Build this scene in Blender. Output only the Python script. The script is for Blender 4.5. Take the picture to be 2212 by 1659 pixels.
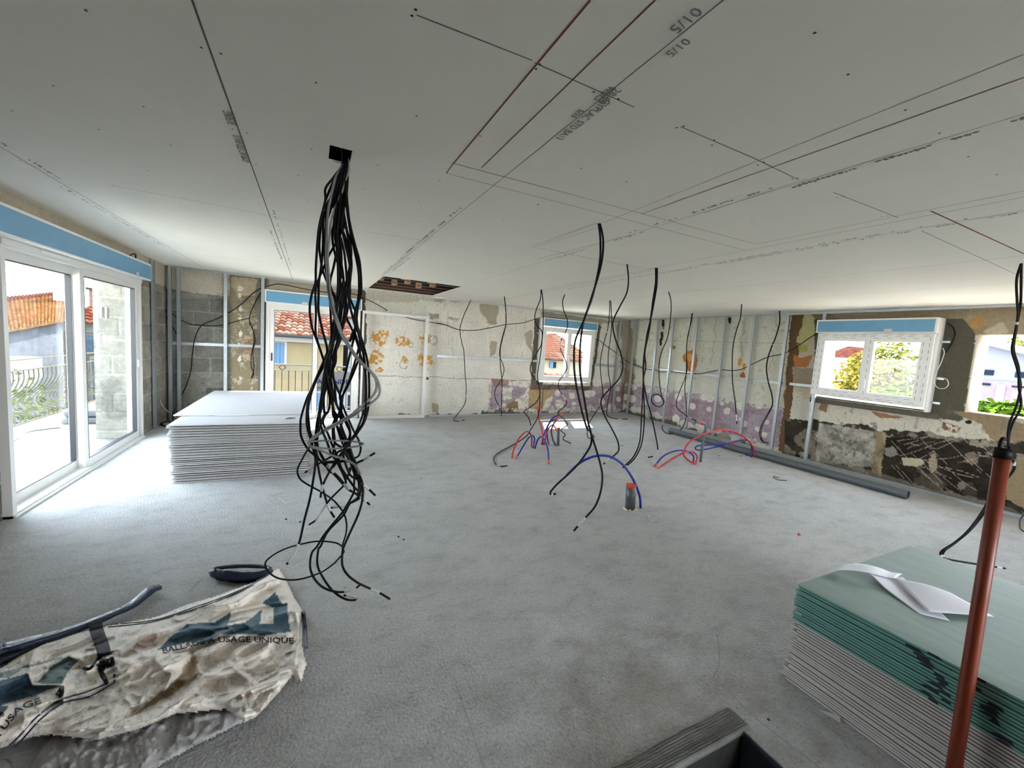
import bpy, math, random
import numpy as np
from mathutils import Vector, Matrix
random.seed(7)
for o in list(bpy.data.objects): bpy.data.objects.remove(o)
S = bpy.context.scene
COL = S.collection

# ------------------------------------------------------------------ camera
RT = [[0.8951637, 0.4453208, -0.0192692], [-0.4405536, 0.8904998, 0.1136776], [0.0677823, -0.093271, 0.9933308]]
FPX = 875.137
EYE = Vector((0, 0, 1.56))
cam = bpy.data.cameras.new('camera'); camo = bpy.data.objects.new('camera', cam); COL.objects.link(camo)
cam.sensor_width = 36; cam.lens = 36 * FPX / 2212; cam.clip_start = .02; cam.clip_end = 400
camo.matrix_world = Matrix(((RT[0][0], RT[0][2], -RT[0][1], EYE[0]), (RT[1][0], RT[1][2], -RT[1][1], EYE[1]),
                            (RT[2][0], RT[2][2], -RT[2][1], EYE[2]), (0, 0, 0, 1)))
S.camera = camo

# ------------------------------------------------------------------ light
S.view_settings.view_transform = 'Standard'; S.view_settings.look = 'None'
S.view_settings.gamma = 1; S.view_settings.use_curve_mapping = False
S.view_settings.exposure = 1.02
W = bpy.data.worlds.new('sky'); S.world = W; W.use_nodes = True
nt = W.node_tree; bg = nt.nodes['Background']
tc = nt.nodes.new('ShaderNodeTexCoord'); sx = nt.nodes.new('ShaderNodeSeparateXYZ'); rp = nt.nodes.new('ShaderNodeValToRGB')
nt.links.new(tc.outputs['Generated'], sx.inputs[0]); nt.links.new(sx.outputs[2], rp.inputs[0]); nt.links.new(rp.outputs[0], bg.inputs[0])
rp.color_ramp.elements[0].position = 0.0; rp.color_ramp.elements[0].color = (.94, .965, 1, 1)
rp.color_ramp.elements[1].position = .6; rp.color_ramp.elements[1].color = (.71, .84, 1, 1)
bg.inputs[1].default_value = 11
SUNV = Vector((.43, .82, .87)).normalized()
sun = bpy.data.lights.new('sun', 'SUN'); suno = bpy.data.objects.new('sun', sun); COL.objects.link(suno)
sun.energy = 19; sun.angle = .009; sun.color = (1, .95, .86)
suno.rotation_euler = SUNV.to_track_quat('Z', 'Y').to_euler(); suno.location = SUNV * 60

# ------------------------------------------------------------------ helpers
def ray(x, y):
    a, b = (x - 1106) / FPX, -(y - 829.5) / FPX
    return Vector([RT[i][0] * a + RT[i][1] + RT[i][2] * b for i in range(3)])
def onz(x, y, z): r = ray(x, y); return EYE + r * ((z - EYE.z) / r.z)
def onx(x, y, X): r = ray(x, y); return EYE + r * (X / r.x)
def ony(x, y, Y): r = ray(x, y); return EYE + r * (Y / r.y)
CE = 2.44; BW = 8.2; RWX = 7.42; LWX = -2.05
def C(x, y): return onz(x, y, CE)
def Fl(x, y, z=0): return onz(x, y, z)
fh = Vector((RT[0][1], RT[1][1], 0)).normalized()
def dep(p): return fh.dot(Vector(p) - EYE)
def atd(x, y, d):
    r = ray(x, y); return EYE + r * (d / fh.dot(r))
def T(ox, oy, s, *pts): return [(ox + a / s, oy + b / s) for a, b in pts]
def lin(c):
    return tuple(((v / 255) / 12.92 if v / 255 <= .04045 else (((v / 255) + .055) / 1.055) ** 2.4) for v in c)

MATS = {}
OUT = 1.0  # reflectance scale, darkens outdoor colours so the bright view does not burn out
def mat(name, col, rough=.7, metal=0, var=.0, scale=20, bump=0, bscale=60, col2=None, attr=False, spec=.5, stretch=None, trans=0):
    if name in MATS: return MATS[name]
    m = bpy.data.materials.new(name); m.use_nodes = True; n = m.node_tree.nodes; l = m.node_tree.links
    b = n['Principled BSDF']; b.inputs['Roughness'].default_value = rough; b.inputs['Metallic'].default_value = metal
    b.inputs['Specular IOR Level'].default_value = spec if OUT == 1.0 else 0
    c = (tuple(v * OUT for v in lin(col)) if max(col) > 1 else tuple(col)) + (1,)
    b.inputs['Base Color'].default_value = c
    tcn = n.new('ShaderNodeTexCoord'); src = tcn.outputs['Object']
    if stretch:
        mp = n.new('ShaderNodeMapping'); mp.inputs['Scale'].default_value = stretch; l.new(src, mp.inputs[0]); src = mp.outputs[0]
    csock = None
    if attr:
        a = n.new('ShaderNodeAttribute'); a.attribute_name = 'Col'; csock = a.outputs['Color']
    if var or col2:
        nz = n.new('ShaderNodeTexNoise'); nz.inputs['Scale'].default_value = scale; nz.inputs['Detail'].default_value = 6; nz.inputs['Roughness'].default_value = .65
        l.new(src, nz.inputs['Vector'])
        if col2:
            r = n.new('ShaderNodeValToRGB'); r.color_ramp.elements[0].position = .35; r.color_ramp.elements[1].position = .68
            r.color_ramp.elements[0].color = c; r.color_ramp.elements[1].color = (lin(col2) if max(col2) > 1 else tuple(col2)) + (1,)
            l.new(nz.outputs[0], r.inputs[0]); csock = r.outputs[0]
        if var:
            mr = n.new('ShaderNodeMapRange'); mr.inputs[1].default_value = .3; mr.inputs[2].default_value = .7
            mr.inputs[3].default_value = 1 - var; mr.inputs[4].default_value = 1 + var
            l.new(nz.outputs[0], mr.inputs[0])
            mx = n.new('ShaderNodeMix'); mx.data_type = 'RGBA'; mx.blend_type = 'MULTIPLY'; mx.inputs[0].default_value = 1
            if csock: l.new(csock, mx.inputs[6])
            else: mx.inputs[6].default_value = c
            l.new(mr.outputs[0], mx.inputs[7]); csock = mx.outputs[2]
    if csock: l.new(csock, b.inputs['Base Color'])
    if bump:
        nb = n.new('ShaderNodeTexNoise'); nb.inputs['Scale'].default_value = bscale; nb.inputs['Detail'].default_value = 5
        l.new(src, nb.inputs['Vector'])
        bm = n.new('ShaderNodeBump'); bm.inputs['Strength'].default_value = bump; bm.inputs['Distance'].default_value = .01
        l.new(nb.outputs[0], bm.inputs['Height']); l.new(bm.outputs[0], b.inputs['Normal'])
    MATS[name] = m; return m

def glass_mat():
    m = bpy.data.materials.new('window_glass'); m.use_nodes = True; n = m.node_tree.nodes; l = m.node_tree.links
    n.remove(n['Principled BSDF']); out = n['Material Output']
    t = n.new('ShaderNodeBsdfTransparent'); t.inputs[0].default_value = (.95, .97, .97, 1)
    g = n.new('ShaderNodeBsdfGlossy'); g.inputs['Roughness'].default_value = .02
    lw = n.new('ShaderNodeLayerWeight'); lw.inputs[0].default_value = .5
    pw = n.new('ShaderNodeMath'); pw.operation = 'POWER'; pw.inputs[1].default_value = 5; l.new(lw.outputs['Facing'], pw.inputs[0])
    fr = n.new('ShaderNodeMath'); fr.operation = 'MULTIPLY_ADD'; fr.inputs[1].default_value = .7; fr.inputs[2].default_value = .018; l.new(pw.outputs[0], fr.inputs[0])
    mx = n.new('ShaderNodeMixShader'); l.new(fr.outputs[0], mx.inputs[0]); l.new(t.outputs[0], mx.inputs[1]); l.new(g.outputs[0], mx.inputs[2]); l.new(mx.outputs[0], out.inputs[0])
    return m

LOC = {}
def wloc(o):
    return LOC[o.name] if o is not None else Vector((0, 0, 0))
class MB:
    def __init__(s): s.v = []; s.f = []; s.mi = []; s.c = []; s.cur = None; s.m = 0; s.M = None
    def add(s, vs, fs):
        o = len(s.v)
        if s.M is not None: vs = [s.M @ Vector(v) for v in vs]
        s.v += [tuple(v) for v in vs]; s.f += [tuple(i + o for i in f) for f in fs]; s.mi += [s.m] * len(fs)
        s.c += [s.cur] * len(vs)
        return s
    def box(s, x0, x1, y0, y1, z0, z1):
        return s.add([(x0, y0, z0), (x1, y0, z0), (x1, y1, z0), (x0, y1, z0), (x0, y0, z1), (x1, y0, z1), (x1, y1, z1), (x0, y1, z1)],
                     [(0, 3, 2, 1), (4, 5, 6, 7), (0, 1, 5, 4), (1, 2, 6, 5), (2, 3, 7, 6), (3, 0, 4, 7)])
    def bar(s, a, b, w, h, up=(0, 0, 1)):
        a = Vector(a); b = Vector(b); d = (b - a).normalized(); up = Vector(up)
        sd = d.cross(up)
        if sd.length < .01: sd = d.cross(Vector((1, 0, 0)))
        sd.normalize(); u = sd.cross(d)
        vs = []
        for p in (a, b):
            for i, j in ((-1, -1), (1, -1), (1, 1), (-1, 1)): vs.append(p + sd * (i * w / 2) + u * (j * h / 2))
        return s.add(vs, [(0, 1, 2, 3), (7, 6, 5, 4), (0, 4, 5, 1), (1, 5, 6, 2), (2, 6, 7, 3), (3, 7, 4, 0)])
    def tube(s, pts, r, n=8, cap=True, flat=1.0):
        pts = [Vector(p) for p in pts]; k = len(pts); rr = r if isinstance(r, (list, tuple)) else [r] * k
        vs = []; nrm = None
        for i, p in enumerate(pts):
            d = (pts[min(i + 1, k - 1)] - pts[max(i - 1, 0)])
            d = d.normalized() if d.length > 1e-9 else Vector((0, 0, 1))
            if nrm is None:
                nrm = d.orthogonal().normalized()
            nrm = (nrm - d * nrm.dot(d))
            nrm = nrm.normalized() if nrm.length > 1e-6 else d.orthogonal().normalized()
            bn = d.cross(nrm)
            for j in range(n):
                a = 2 * math.pi * j / n
                q = nrm * math.cos(a) * rr[i] + bn * math.sin(a) * rr[i]
                q.z *= flat
                vs.append(p + q)
        fs = [(i * n + j, i * n + (j + 1) % n, (i + 1) * n + (j + 1) % n, (i + 1) * n + j) for i in range(k - 1) for j in range(n)]
        if cap: fs += [tuple(range(n))[::-1], tuple((k - 1) * n + j for j in range(n))]
        return s.add(vs, fs)
    def build(s, name, m, parent=None, smooth=False, loc=None):
        me = bpy.data.meshes.new(name)
        if parent is not None: L = wloc(parent)
        elif loc is not None: L = Vector(loc)
        else:
            xs = [v[0] for v in s.v]; ys = [v[1] for v in s.v]; zs = [v[2] for v in s.v]
            L = Vector(((min(xs) + max(xs)) / 2, (min(ys) + max(ys)) / 2, min(zs)))
        me.from_pydata([(v[0] - L.x, v[1] - L.y, v[2] - L.z) for v in s.v], [], s.f)
        for mm in (m if isinstance(m, (list, tuple)) else [m]): me.materials.append(mm)
        if any(s.mi): me.polygons.foreach_set('material_index', s.mi)
        if smooth: me.polygons.foreach_set('use_smooth', [True] * len(s.f))
        if any(c is not None for c in s.c):
            a = me.color_attributes.new('Col', 'FLOAT_COLOR', 'POINT')
            a.data.foreach_set('color', np.array([(c or (.5, .5, .5))[:3] + (1,) for c in s.c], 'f').ravel())
        me.update()
        o = bpy.data.objects.new(name, me); COL.objects.link(o)
        if parent is not None: o.parent = parent; LOC[o.name] = L
        else: o.location = L; LOC[o.name] = L
        return o
def tag(o, label=None, cat=None, group=None, kind=None):
    if label: o['label'] = label
    if cat: o['category'] = cat
    if group: o['group'] = group
    if kind: o['kind'] = kind
    return o
def thing(name, loc, label=None, cat=None, group=None, kind=None):
    o = bpy.data.objects.new(name, None); COL.objects.link(o); o.location = loc; o.empty_display_size = .1
    LOC[o.name] = Vector(loc); return tag(o, label, cat, group, kind)
def dup(root, delta, label=None, group=None):
    r = root.copy(); COL.objects.link(r); r.location = root.location + Vector(delta); LOC[r.name] = LOC[root.name] + Vector(delta)
    for ch in list(root.children):
        c = ch.copy(); COL.objects.link(c); c.parent = r
        for g in list(ch.children):
            d = g.copy(); COL.objects.link(d); d.parent = c
    if label: r['label'] = label
    if group: r['group'] = group
    return r
def spline(pts, n=8):
    P = [Vector(p) for p in pts]
    if len(P) < 3: return P
    Q = [P[0] * 2 - P[1]] + P + [P[-1] * 2 - P[-2]]; out = []
    for i in range(1, len(Q) - 2):
        a, b, c, d = Q[i - 1], Q[i], Q[i + 1], Q[i + 2]
        for k in range(n):
            t = k / n
            out.append(.5 * ((2 * b) + (c - a) * t + (2 * a - 5 * b + 4 * c - d) * t * t + (3 * b - a - 3 * c + d) * t ** 3))
    out.append(P[-1]); return out

# value noise for colour attributes
def _h(i, j, s):
    v = np.sin(i * 127.1 + j * 311.7 + s * 74.7) * 43758.5453
    return v - np.floor(v)
def vn(x, y, s=0):
    i = np.floor(x); j = np.floor(y); u = x - i; v = y - j; u = u * u * (3 - 2 * u); v = v * v * (3 - 2 * v)
    return (_h(i, j, s) * (1 - u) + _h(i + 1, j, s) * u) * (1 - v) + (_h(i, j + 1, s) * (1 - u) + _h(i + 1, j + 1, s) * u) * v
def fbm(x, y, s=0, o=5):
    t = 0; a = .5; n = 0
    for k in range(o): t = t + a * vn(x * 2 ** k, y * 2 ** k, s + k * 3.1); n += a; a *= .55
    return t / n
def inpoly(x, y, poly):
    r = np.zeros(x.shape, bool); n = len(poly); j = n - 1
    for i in range(n):
        xi, yi = poly[i]; xj, yj = poly[j]
        if yi != yj:
            r ^= ((yi > y) != (yj > y)) & (x < (xj - xi) * (y - yi) / (yj - yi) + xi)
        j = i
    return r

# ------------------------------------------------------------------ materials
M_floor = mat('screed', (180, 180, 178), .9, var=.16, scale=60, bump=.9, bscale=75, spec=.15)
M_wall = mat('old_wall', (200, 195, 185), .95, attr=True, spec=.15, var=.15, scale=34, bump=.5, bscale=90)
M_ceil = mat('ceiling_board', (229, 224, 214), .9, var=.02, scale=3, bump=.03, bscale=200)
M_conc = mat('concrete', (128, 127, 122), .9, var=.18, scale=14, bump=.5, bscale=50)
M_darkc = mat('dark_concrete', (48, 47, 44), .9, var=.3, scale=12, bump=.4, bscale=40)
M_white = mat('white_plastic', (226, 225, 222), .35, spec=.4)
M_alu = mat('white_aluminium', (214, 212, 208), .35)
M_blue = mat('blue_film', (96, 150, 184), .35, var=.06, scale=5)
M_gasket = mat('black_gasket', (28, 30, 34), .5)
M_glass = glass_mat()
M_zinc = mat('galvanised_steel', (176, 182, 184), .36, metal=.7, var=.1, scale=30)
M_black = mat('black_cable', (7, 7, 8), .55, spec=.2)
M_grey = mat('grey_cable', (134, 134, 132), .45)
M_tape = mat('tape_white', (190, 190, 186), .5)
M_lineg = mat('pencil_line', (150, 138, 130), .9)
M_liner = mat('red_chalk_line', (118, 52, 46), .9)
M_ink = mat('board_ink', (122, 121, 117), .9)
M_hole = mat('screw_head', (22, 22, 22), .6)
M_steelw = mat('old_timber', (44, 26, 18), .8, var=.35, scale=14, stretch=(1, 8, 8))
M_white_cable = mat('white_cable', (205, 203, 196), .5)
nt = M_floor.node_tree  # scratches and pits in the screed
n = nt.nodes; l = nt.links; B = n['Principled BSDF']
tcx = n.new('ShaderNodeTexCoord')
def layer(src, scale, st, lo, hi, fac, blend='MULTIPLY'):
    mp = n.new('ShaderNodeMapping'); mp.inputs['Scale'].default_value = st; mp.inputs['Rotation'].default_value = (0, 0, .5)
    l.new(tcx.outputs['Object'], mp.inputs[0])
    nz = n.new('ShaderNodeTexNoise'); nz.inputs['Scale'].default_value = scale; nz.inputs['Detail'].default_value = 8; nz.inputs['Roughness'].default_value = .7
    l.new(mp.outputs[0], nz.inputs['Vector'])
    mr = n.new('ShaderNodeMapRange'); mr.inputs[1].default_value = lo; mr.inputs[2].default_value = hi; mr.inputs[3].default_value = fac; mr.inputs[4].default_value = 1
    l.new(nz.outputs[0], mr.inputs[0])
    mx = n.new('ShaderNodeMix'); mx.data_type = 'RGBA'; mx.blend_type = blend; mx.inputs[0].default_value = 1
    l.new(src, mx.inputs[6]); l.new(mr.outputs[0], mx.inputs[7]); return mx.outputs[2]
src = B.inputs['Base Color'].links[0].from_socket
src = layer(src, 1.3, (1, 1, 1), .3, .6, .84)
src = layer(src, 4, (1, 1.8, 1), .36, .52, .84)
src = layer(src, 14, (1, 5, 1), .32, .42, .66)
src = layer(src, 26, (4, 1, 1), .30, .38, .66)
src = layer(src, 36, (1, 2, 1), .33, .40, .55)
src = layer(src, 90, (1, 1.5, 1), .3, .42, .74)
# brownish worn patch where the screed meets the stairwell nosing
vd = n.new('ShaderNodeVectorMath'); vd.operation = 'DISTANCE'; vd.inputs[1].default_value = (1.35, 1.15, 0); mpd = n.new('ShaderNodeMapping'); mpd.inputs['Location'].default_value = (.35, 0, 0); mpd.inputs['Scale'].default_value = (.75, 1, 1)
l.new(tcx.outputs['Object'], mpd.inputs[0]); l.new(mpd.outputs[0], vd.inputs[0])
nz_ = n.new('ShaderNodeTexNoise'); nz_.inputs['Scale'].default_value = 5; nz_.inputs['Detail'].default_value = 8; l.new(tcx.outputs['Object'], nz_.inputs['Vector'])
ad = n.new('ShaderNodeMath'); ad.operation = 'MULTIPLY_ADD'; ad.inputs[1].default_value = -1.6; l.new(nz_.outputs[0], ad.inputs[0]); l.new(vd.outputs['Value'], ad.inputs[2])
mr_ = n.new('ShaderNodeMapRange'); mr_.inputs[1].default_value = -.75; mr_.inputs[2].default_value = -.15; mr_.inputs[3].default_value = .75; mr_.inputs[4].default_value = 0; l.new(ad.outputs[0], mr_.inputs[0])
mb_ = n.new('ShaderNodeMix'); mb_.data_type = 'RGBA'; mb_.blend_type = 'MULTIPLY'; mb_.inputs[7].default_value = (.62, .57, .52, 1); l.new(mr_.outputs[0], mb_.inputs[0]); l.new(src, mb_.inputs[6]); src = mb_.outputs[2]
l.new(src, B.inputs['Base Color'])

# ------------------------------------------------------------------ floor, ceiling, shell
PX0, PX1, PY1 = -.6, 1.68, .94
fb = MB()
fb.box(LWX - .02, RWX + .4, PY1, BW + .4, -.22, 0)
fb.box(PX1, RWX + .4, -3.6, PY1, -.22, 0)
fb.box(LWX - .02, PX0, -3.6, PY1, -.22, 0)
floor = tag(fb.build('floor', M_floor, loc=(0, 0, 0)), kind='structure')
pit = MB()
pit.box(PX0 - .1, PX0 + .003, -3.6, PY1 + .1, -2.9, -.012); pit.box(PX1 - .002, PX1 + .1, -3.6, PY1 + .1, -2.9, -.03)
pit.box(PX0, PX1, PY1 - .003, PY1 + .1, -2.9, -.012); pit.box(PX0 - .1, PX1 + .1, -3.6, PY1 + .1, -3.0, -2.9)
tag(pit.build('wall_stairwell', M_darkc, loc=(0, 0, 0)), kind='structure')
# trowelled nosing along the stairwell
tb = MB(); nn = 330
for k in range(nn):
    x0 = PX0 + (PX1 + .03 - PX0) * k / nn
    for j in range(10):
        pass
xs = np.linspace(PX0, PX1 + .04, 420); ys = np.linspace(PY1 - .006, PY1 + .095, 30)
X, Y = np.meshgrid(xs, ys)
w = (Y - PY1) / .095
Z = .006 + .0055 * np.sin((Y + .008 * fbm(X * 5, Y * 30, 4)) * 620) * (fbm(X * 14, Y * 60, 2) + .2) - .006 * np.clip((w - .8) * 5, 0, 1) * fbm(X * 20, Y * 30, 9) - .012 * (w < 0)
Y2 = Y + .014 * (fbm(X * 9, Y * 0, 5) - .5) * (w > .7)
vs = np.stack([X, Y2, Z], -1).reshape(-1, 3).tolist(); nx = len(xs)
tb.v = [tuple(v) for v in vs]; tb.f = [(j * nx + i, j * nx + i + 1, (j + 1) * nx + i + 1, (j + 1) * nx + i) for j in range(len(ys) - 1) for i in range(nx - 1)]
tb.mi = [0] * len(tb.f); tb.c = [None] * len(tb.v)
tb.box(PX0, PX1 + .04, PY1 - .006, PY1 + .09, -.02, .0005)
tag(tb.build('trim_1', M_conc, loc=(0, 0, 0), smooth=True), kind='structure')
sl = MB(); sl.box(PX1 - .006, PX1 - .002, -3.6, PY1 - .012, -.6, -.002)
tag(sl.build('trim_2', mat('blue_membrane', (58, 70, 82), .35, var=.25, scale=15, bump=.6, bscale=20), loc=(0, 0, 0)), kind='structure')
cr = MB()
for pts, wd in (([(1548, 1370), (1553, 1400), (1553, 1440), (1543, 1465), (1580, 1500), (1620, 1540), (1680, 1590), (1760, 1650), (1800, 1690)], .0016),
            ([(985, 1480), (1003, 1530), (1020, 1580), (1045, 1659)], .0012),
            ([(930, 915), (960, 935), (1000, 960), (1040, 990)], .003),
            ([(1000, 1105), (1050, 1098), (1110, 1085)], .0015)):
    P = spline([Fl(x, y) for x, y in pts], 5)
    for a, b in zip(P, P[1:]):
        d = (b - a).normalized() * .001; s = Vector((-d.y, d.x, 0)).normalized() * wd
        z = Vector((0, 0, .0012)); cr.add([a - s + z, b - s + z, b + s + z, a + s + z], [(0, 1, 2, 3)])
cr.build('crack', mat('crack', (128, 128, 126), .9), floor)

# ceiling with hatch opening and the square cable hole
HX0, HX1, HY0, HY1 = .92, 2.14, 6.25, 8.10
QX0, QX1, QY0, QY1 = .06, .16, 2.20, 2.40
def slab_with_holes(mb, x0, x1, y0, y1, z0, z1, holes):
    xs = sorted({x0, x1} | {h[0] for h in holes} | {h[1] for h in holes}); ys = sorted({y0, y1} | {h[2] for h in holes} | {h[3] for h in holes})
    for a, b in zip(xs, xs[1:]):
        for c, d in zip(ys, ys[1:]):
            if any(h[0] <= a and b <= h[1] and h[2] <= c and d <= h[3] for h in holes): continue
            mb.box(a, b, c, d, z0, z1)
cb = MB(); slab_with_holes(cb, LWX - .0, RWX + .0, -3.6, BW, CE, CE + .013, [(HX0, HX1, HY0, HY1), (QX0, QX1, QY0, QY1)])
ceiling = tag(cb.build('ceiling', M_ceil, loc=(0, 0, 0)), kind='structure')
rb = MB(); rb.box(LWX - .42 - .25, RWX + .5, -3.6, 9.35, 2.9, 3.1)
tag(rb.build('ceiling_roof_slab', M_darkc, loc=(0, 0, 0)), kind='structure')
# joists in the void above
jb = MB()
for y in np.arange(-3.2, 8.1, .55): jb.box(LWX, RWX, y, y + .075, 2.62, 2.85)
jb.box(LWX, RWX, -3.5, 8.15, 2.86, 2.88)  # blackout sheet over the joists, added to keep the void dark
tag(jb.build('ceiling_joists', M_steelw, loc=(0, 0, 0)), kind='structure')
vb = MB()
for k in range(3): vb.box(.4, 2.6, 8.10, 8.185, 2.462 + k * .14, 2.598 + k * .14)
tag(vb.build('ceiling_void_boards', mat('brown_boards', (84, 48, 34), .8, var=.4, scale=10, stretch=(1, 8, 8)), loc=(0, 0, 0)), kind='structure')
nb_ = MB()
for i, y in enumerate((6.5, 6.95, 7.4, 7.85)):
    for x in ((1.0, 1.45, 1.9) if i % 2 == 0 else (.95, 1.3, 1.75)): nb_.box(x, x + .09, y - .1, y + .02, 2.53, 2.62)
tag(nb_.build('ceiling_packing_blocks', mat('pale_timber', (206, 158, 126), .8, var=.25, scale=20), loc=(0, 0, 0)), kind='structure')
for y in (6.55, 6.95, 7.35, 7.75):
    r_ = MB(); r_.box(HX0 - .3, HX1 + .3, y, y + .018, CE + .024, CE + .026); r_.box(HX0 - .3, HX1 + .3, y, y + .002, CE + .014, CE + .026)
    o = r_.build('ceiling_rail', mat('dull_rail', (120, 116, 110), .7), loc=(1.5, y, CE + .014)); tag(o, 'galvanised furring rail crossing the ceiling hatch, %s' % {6.55: 'nearest the camera', 6.95: 'second from the camera', 7.35: 'third from the camera', 7.75: 'nearest the back wall'}[y], 'rail', 'furring rails in the ceiling hatch')
r_ = MB(); r_.box(-.1, .4, QY0 - .03, QY0 + .02, CE + .014, CE + .03); tag(r_.build('ceiling_rail', M_zinc), 'galvanised rail glinting in the square cable hole', 'rail')
# board joints, screws, chalk and pencil lines, printing
def cstrip(mb, a, b, w, dz=.0008):
    a = Vector(a); b = Vector(b); d = (b - a).normalized(); s = Vector((-d.y, d.x, 0)) * (w / 2); z = CE - dz
    mb.add([(a.x - s.x, a.y - s.y, z), (b.x - s.x, b.y - s.y, z), (b.x + s.x, b.y + s.y, z), (a.x + s.x, a.y + s.y, z)], [(0, 1, 2, 3)])
sm = MB()
SEAM = [-1.50, -.31, .90, 2.10, 3.30, 4.50, 5.70, 6.90]
def seam(x, y0, y1, w): cstrip(sm, (x, y0, 0), (x, y1, 0), w)
seam(-1.52, -1, BW, .004); seam(-.31, -2, BW, .006); seam(.89, -2, HY0, .003); seam(.905, 3.5, HY0, .002)
seam(2.1, -2, BW, .003)
for x in SEAM[4:]: seam(x, -2, BW, .004)
butt = [((900, 32), (1150, 130)), ((1155, 135), (1312, 205)), ((1312, 205), (1370, 231)), ((1470, 273), (1630, 342)), ((1630, 342), (1725, 388)), ((1800, 415), (1940, 470)),
        ((1990, 498), (2212, 600)), ((240, 400), (470, 443)), ((470, 443), (650, 480)), ((790, 500), (920, 520)), ((380, 545), (620, 570))]
for a, b in butt: cstrip(sm, C(*a), C(*b), .004)
sm.build('joint', mat('board_joint', (92, 92, 90), .9), ceiling)
rl = MB(); pl = MB()
for a, b, w in (((1275, 0), (978, 355), .006), ((1415, 0), (1040, 362), .0045), ((978, 352), (1190, 408), .005), ((1385, 462), (2212, 167), .005), ((2010, 455), (2212, 548), .008), ((978, 355), (964, 374), .004)): cstrip(rl, C(*a), C(*b), w, .001)
for a, b, w in (((1190, 408), (1632, 527), .005), ((1632, 527), (2212, 412), .005), ((964, 374), (1612, 541), .005), ((1612, 541), (2212, 425), .005), ((2212, 117), (1305, 480), .004),
                ((1290, 481), (1148, 533), .005), ((1148, 533), (1400, 581), .005), ((1400, 581), (1610, 541), .005), ((1160, 533), (1295, 490), .004), ((1170, 537), (1380, 580), .004), ((1172, 626), (1420, 578), .006), ((1060, 655), (1172, 626), .006), ((1166, 630), (1412, 583), .006),
                ((1520, 460), (1740, 386), .004), ((1160, 560), (1350, 510), .006), ((1445, 630), (1515, 626), .006)): cstrip(pl, C(*a), C(*b), w, .0009)
rl.build('chalk_line', M_liner, ceiling); pl.build('pencil_line', M_lineg, ceiling)
sc = MB()
def screw(p, r=.0045):
    z = CE - .0012; sc.add([(p.x + r * math.cos(a), p.y + r * math.sin(a), z) for a in [k * math.pi / 4 for k in range(8)]], [tuple(range(8))])
SCR = [(186, 22), (115, 185), (435, 102), (477, 115), (310, 230), (26, 239), (214, 279), (369, 313), (319, 368), (243, 399), (502, 278), (533, 287), (553, 355), (683, 178), (898, 20), (890, 33), (900, 250), (673, 322), (816, 356), (645, 378),
       (784, 408), (905, 434), (666, 434), (775, 458), (1166, 138), (1158, 148), (1037, 293), (1283, 198), (1311, 212), (1336, 213), (1462, 275), (1477, 272), (1543, 302), (1538, 313), (1637, 356), (1650, 350), (1256, 363), (1353, 392), (1446, 424),
       (1760, 70), (1832, 160), (1956, 237), (2030, 287), (2153, 377), (2092, 338), (1723, 384), (1712, 386), (1735, 394), (1750, 393), (1808, 426), (1822, 424), (1624, 478), (1672, 496), (1905, 467), (1917, 466), (950, 390), (904, 477), (935, 461), (1005, 501), (1086, 475), (1162, 442), (1060, 546), (1098, 551), (1162, 441)]
for s_ in SCR: screw(C(*s_))
rng = random.Random(3)
for x in SEAM:
    for e in (-.035, .035):
        for y in np.arange(3.2, 8.1, .3): screw(Vector((x + e + rng.uniform(-.01, .01), y + rng.uniform(-.03, .03), CE)), .0035)
for x in (-1.9, -.9, .3, 1.5, 2.7, 3.9, 5.1, 6.3):
    for y in np.arange(3.4, 8.1, .3):
        if rng.random() < .8: screw(Vector((x + rng.uniform(-.03, .03), y + rng.uniform(-.04, .04), CE)), .0035)
sc.build('screw_heads', M_hole, ceiling)['kind'] = 'stuff'
def text_mesh(s, size, ext=.0003, bold=0):
    cu = bpy.data.curves.new('lettering', 'FONT'); cu.body = s; cu.size = size; cu.extrude = ext; cu.offset = bold; cu.resolution_u = 2
    o = bpy.data.objects.new('lettering', cu); me = bpy.data.meshes.new_from_object(o)
    v = [Vector(q.co) for q in me.vertices]; f = [tuple(p.vertices) for p in me.polygons]
    bpy.data.objects.remove(o); bpy.data.curves.remove(cu); bpy.data.meshes.remove(me); return v, f
tx = MB()
def ceil_text(s, px, sgn, size, sq=1.0):
    v, f = text_mesh(s, size); p = C(*px)
    tx.add([(p.x + sgn * q.y, p.y + sgn * q.x * sq, CE - .0016 - q.z) for q in v], f)
ceil_text('28-00', (1330, 188), 1, .042); ceil_text('GYPLAC STD BA13', (1307, 212), 1, .046, .85)
ceil_text('01/5', (1502, 12), 1, .05); ceil_text('01/5', (1480, 80), 1, .042)
ceil_text('5/10', (1252, 234), 1, .034); ceil_text('WOCS', (1318, 184), 1, .03)
ceil_text('GYPLAC STD BA13', (541, 352), -1, .05, .8); ceil_text('3/50G', (512, 272), -1, .05)
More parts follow.
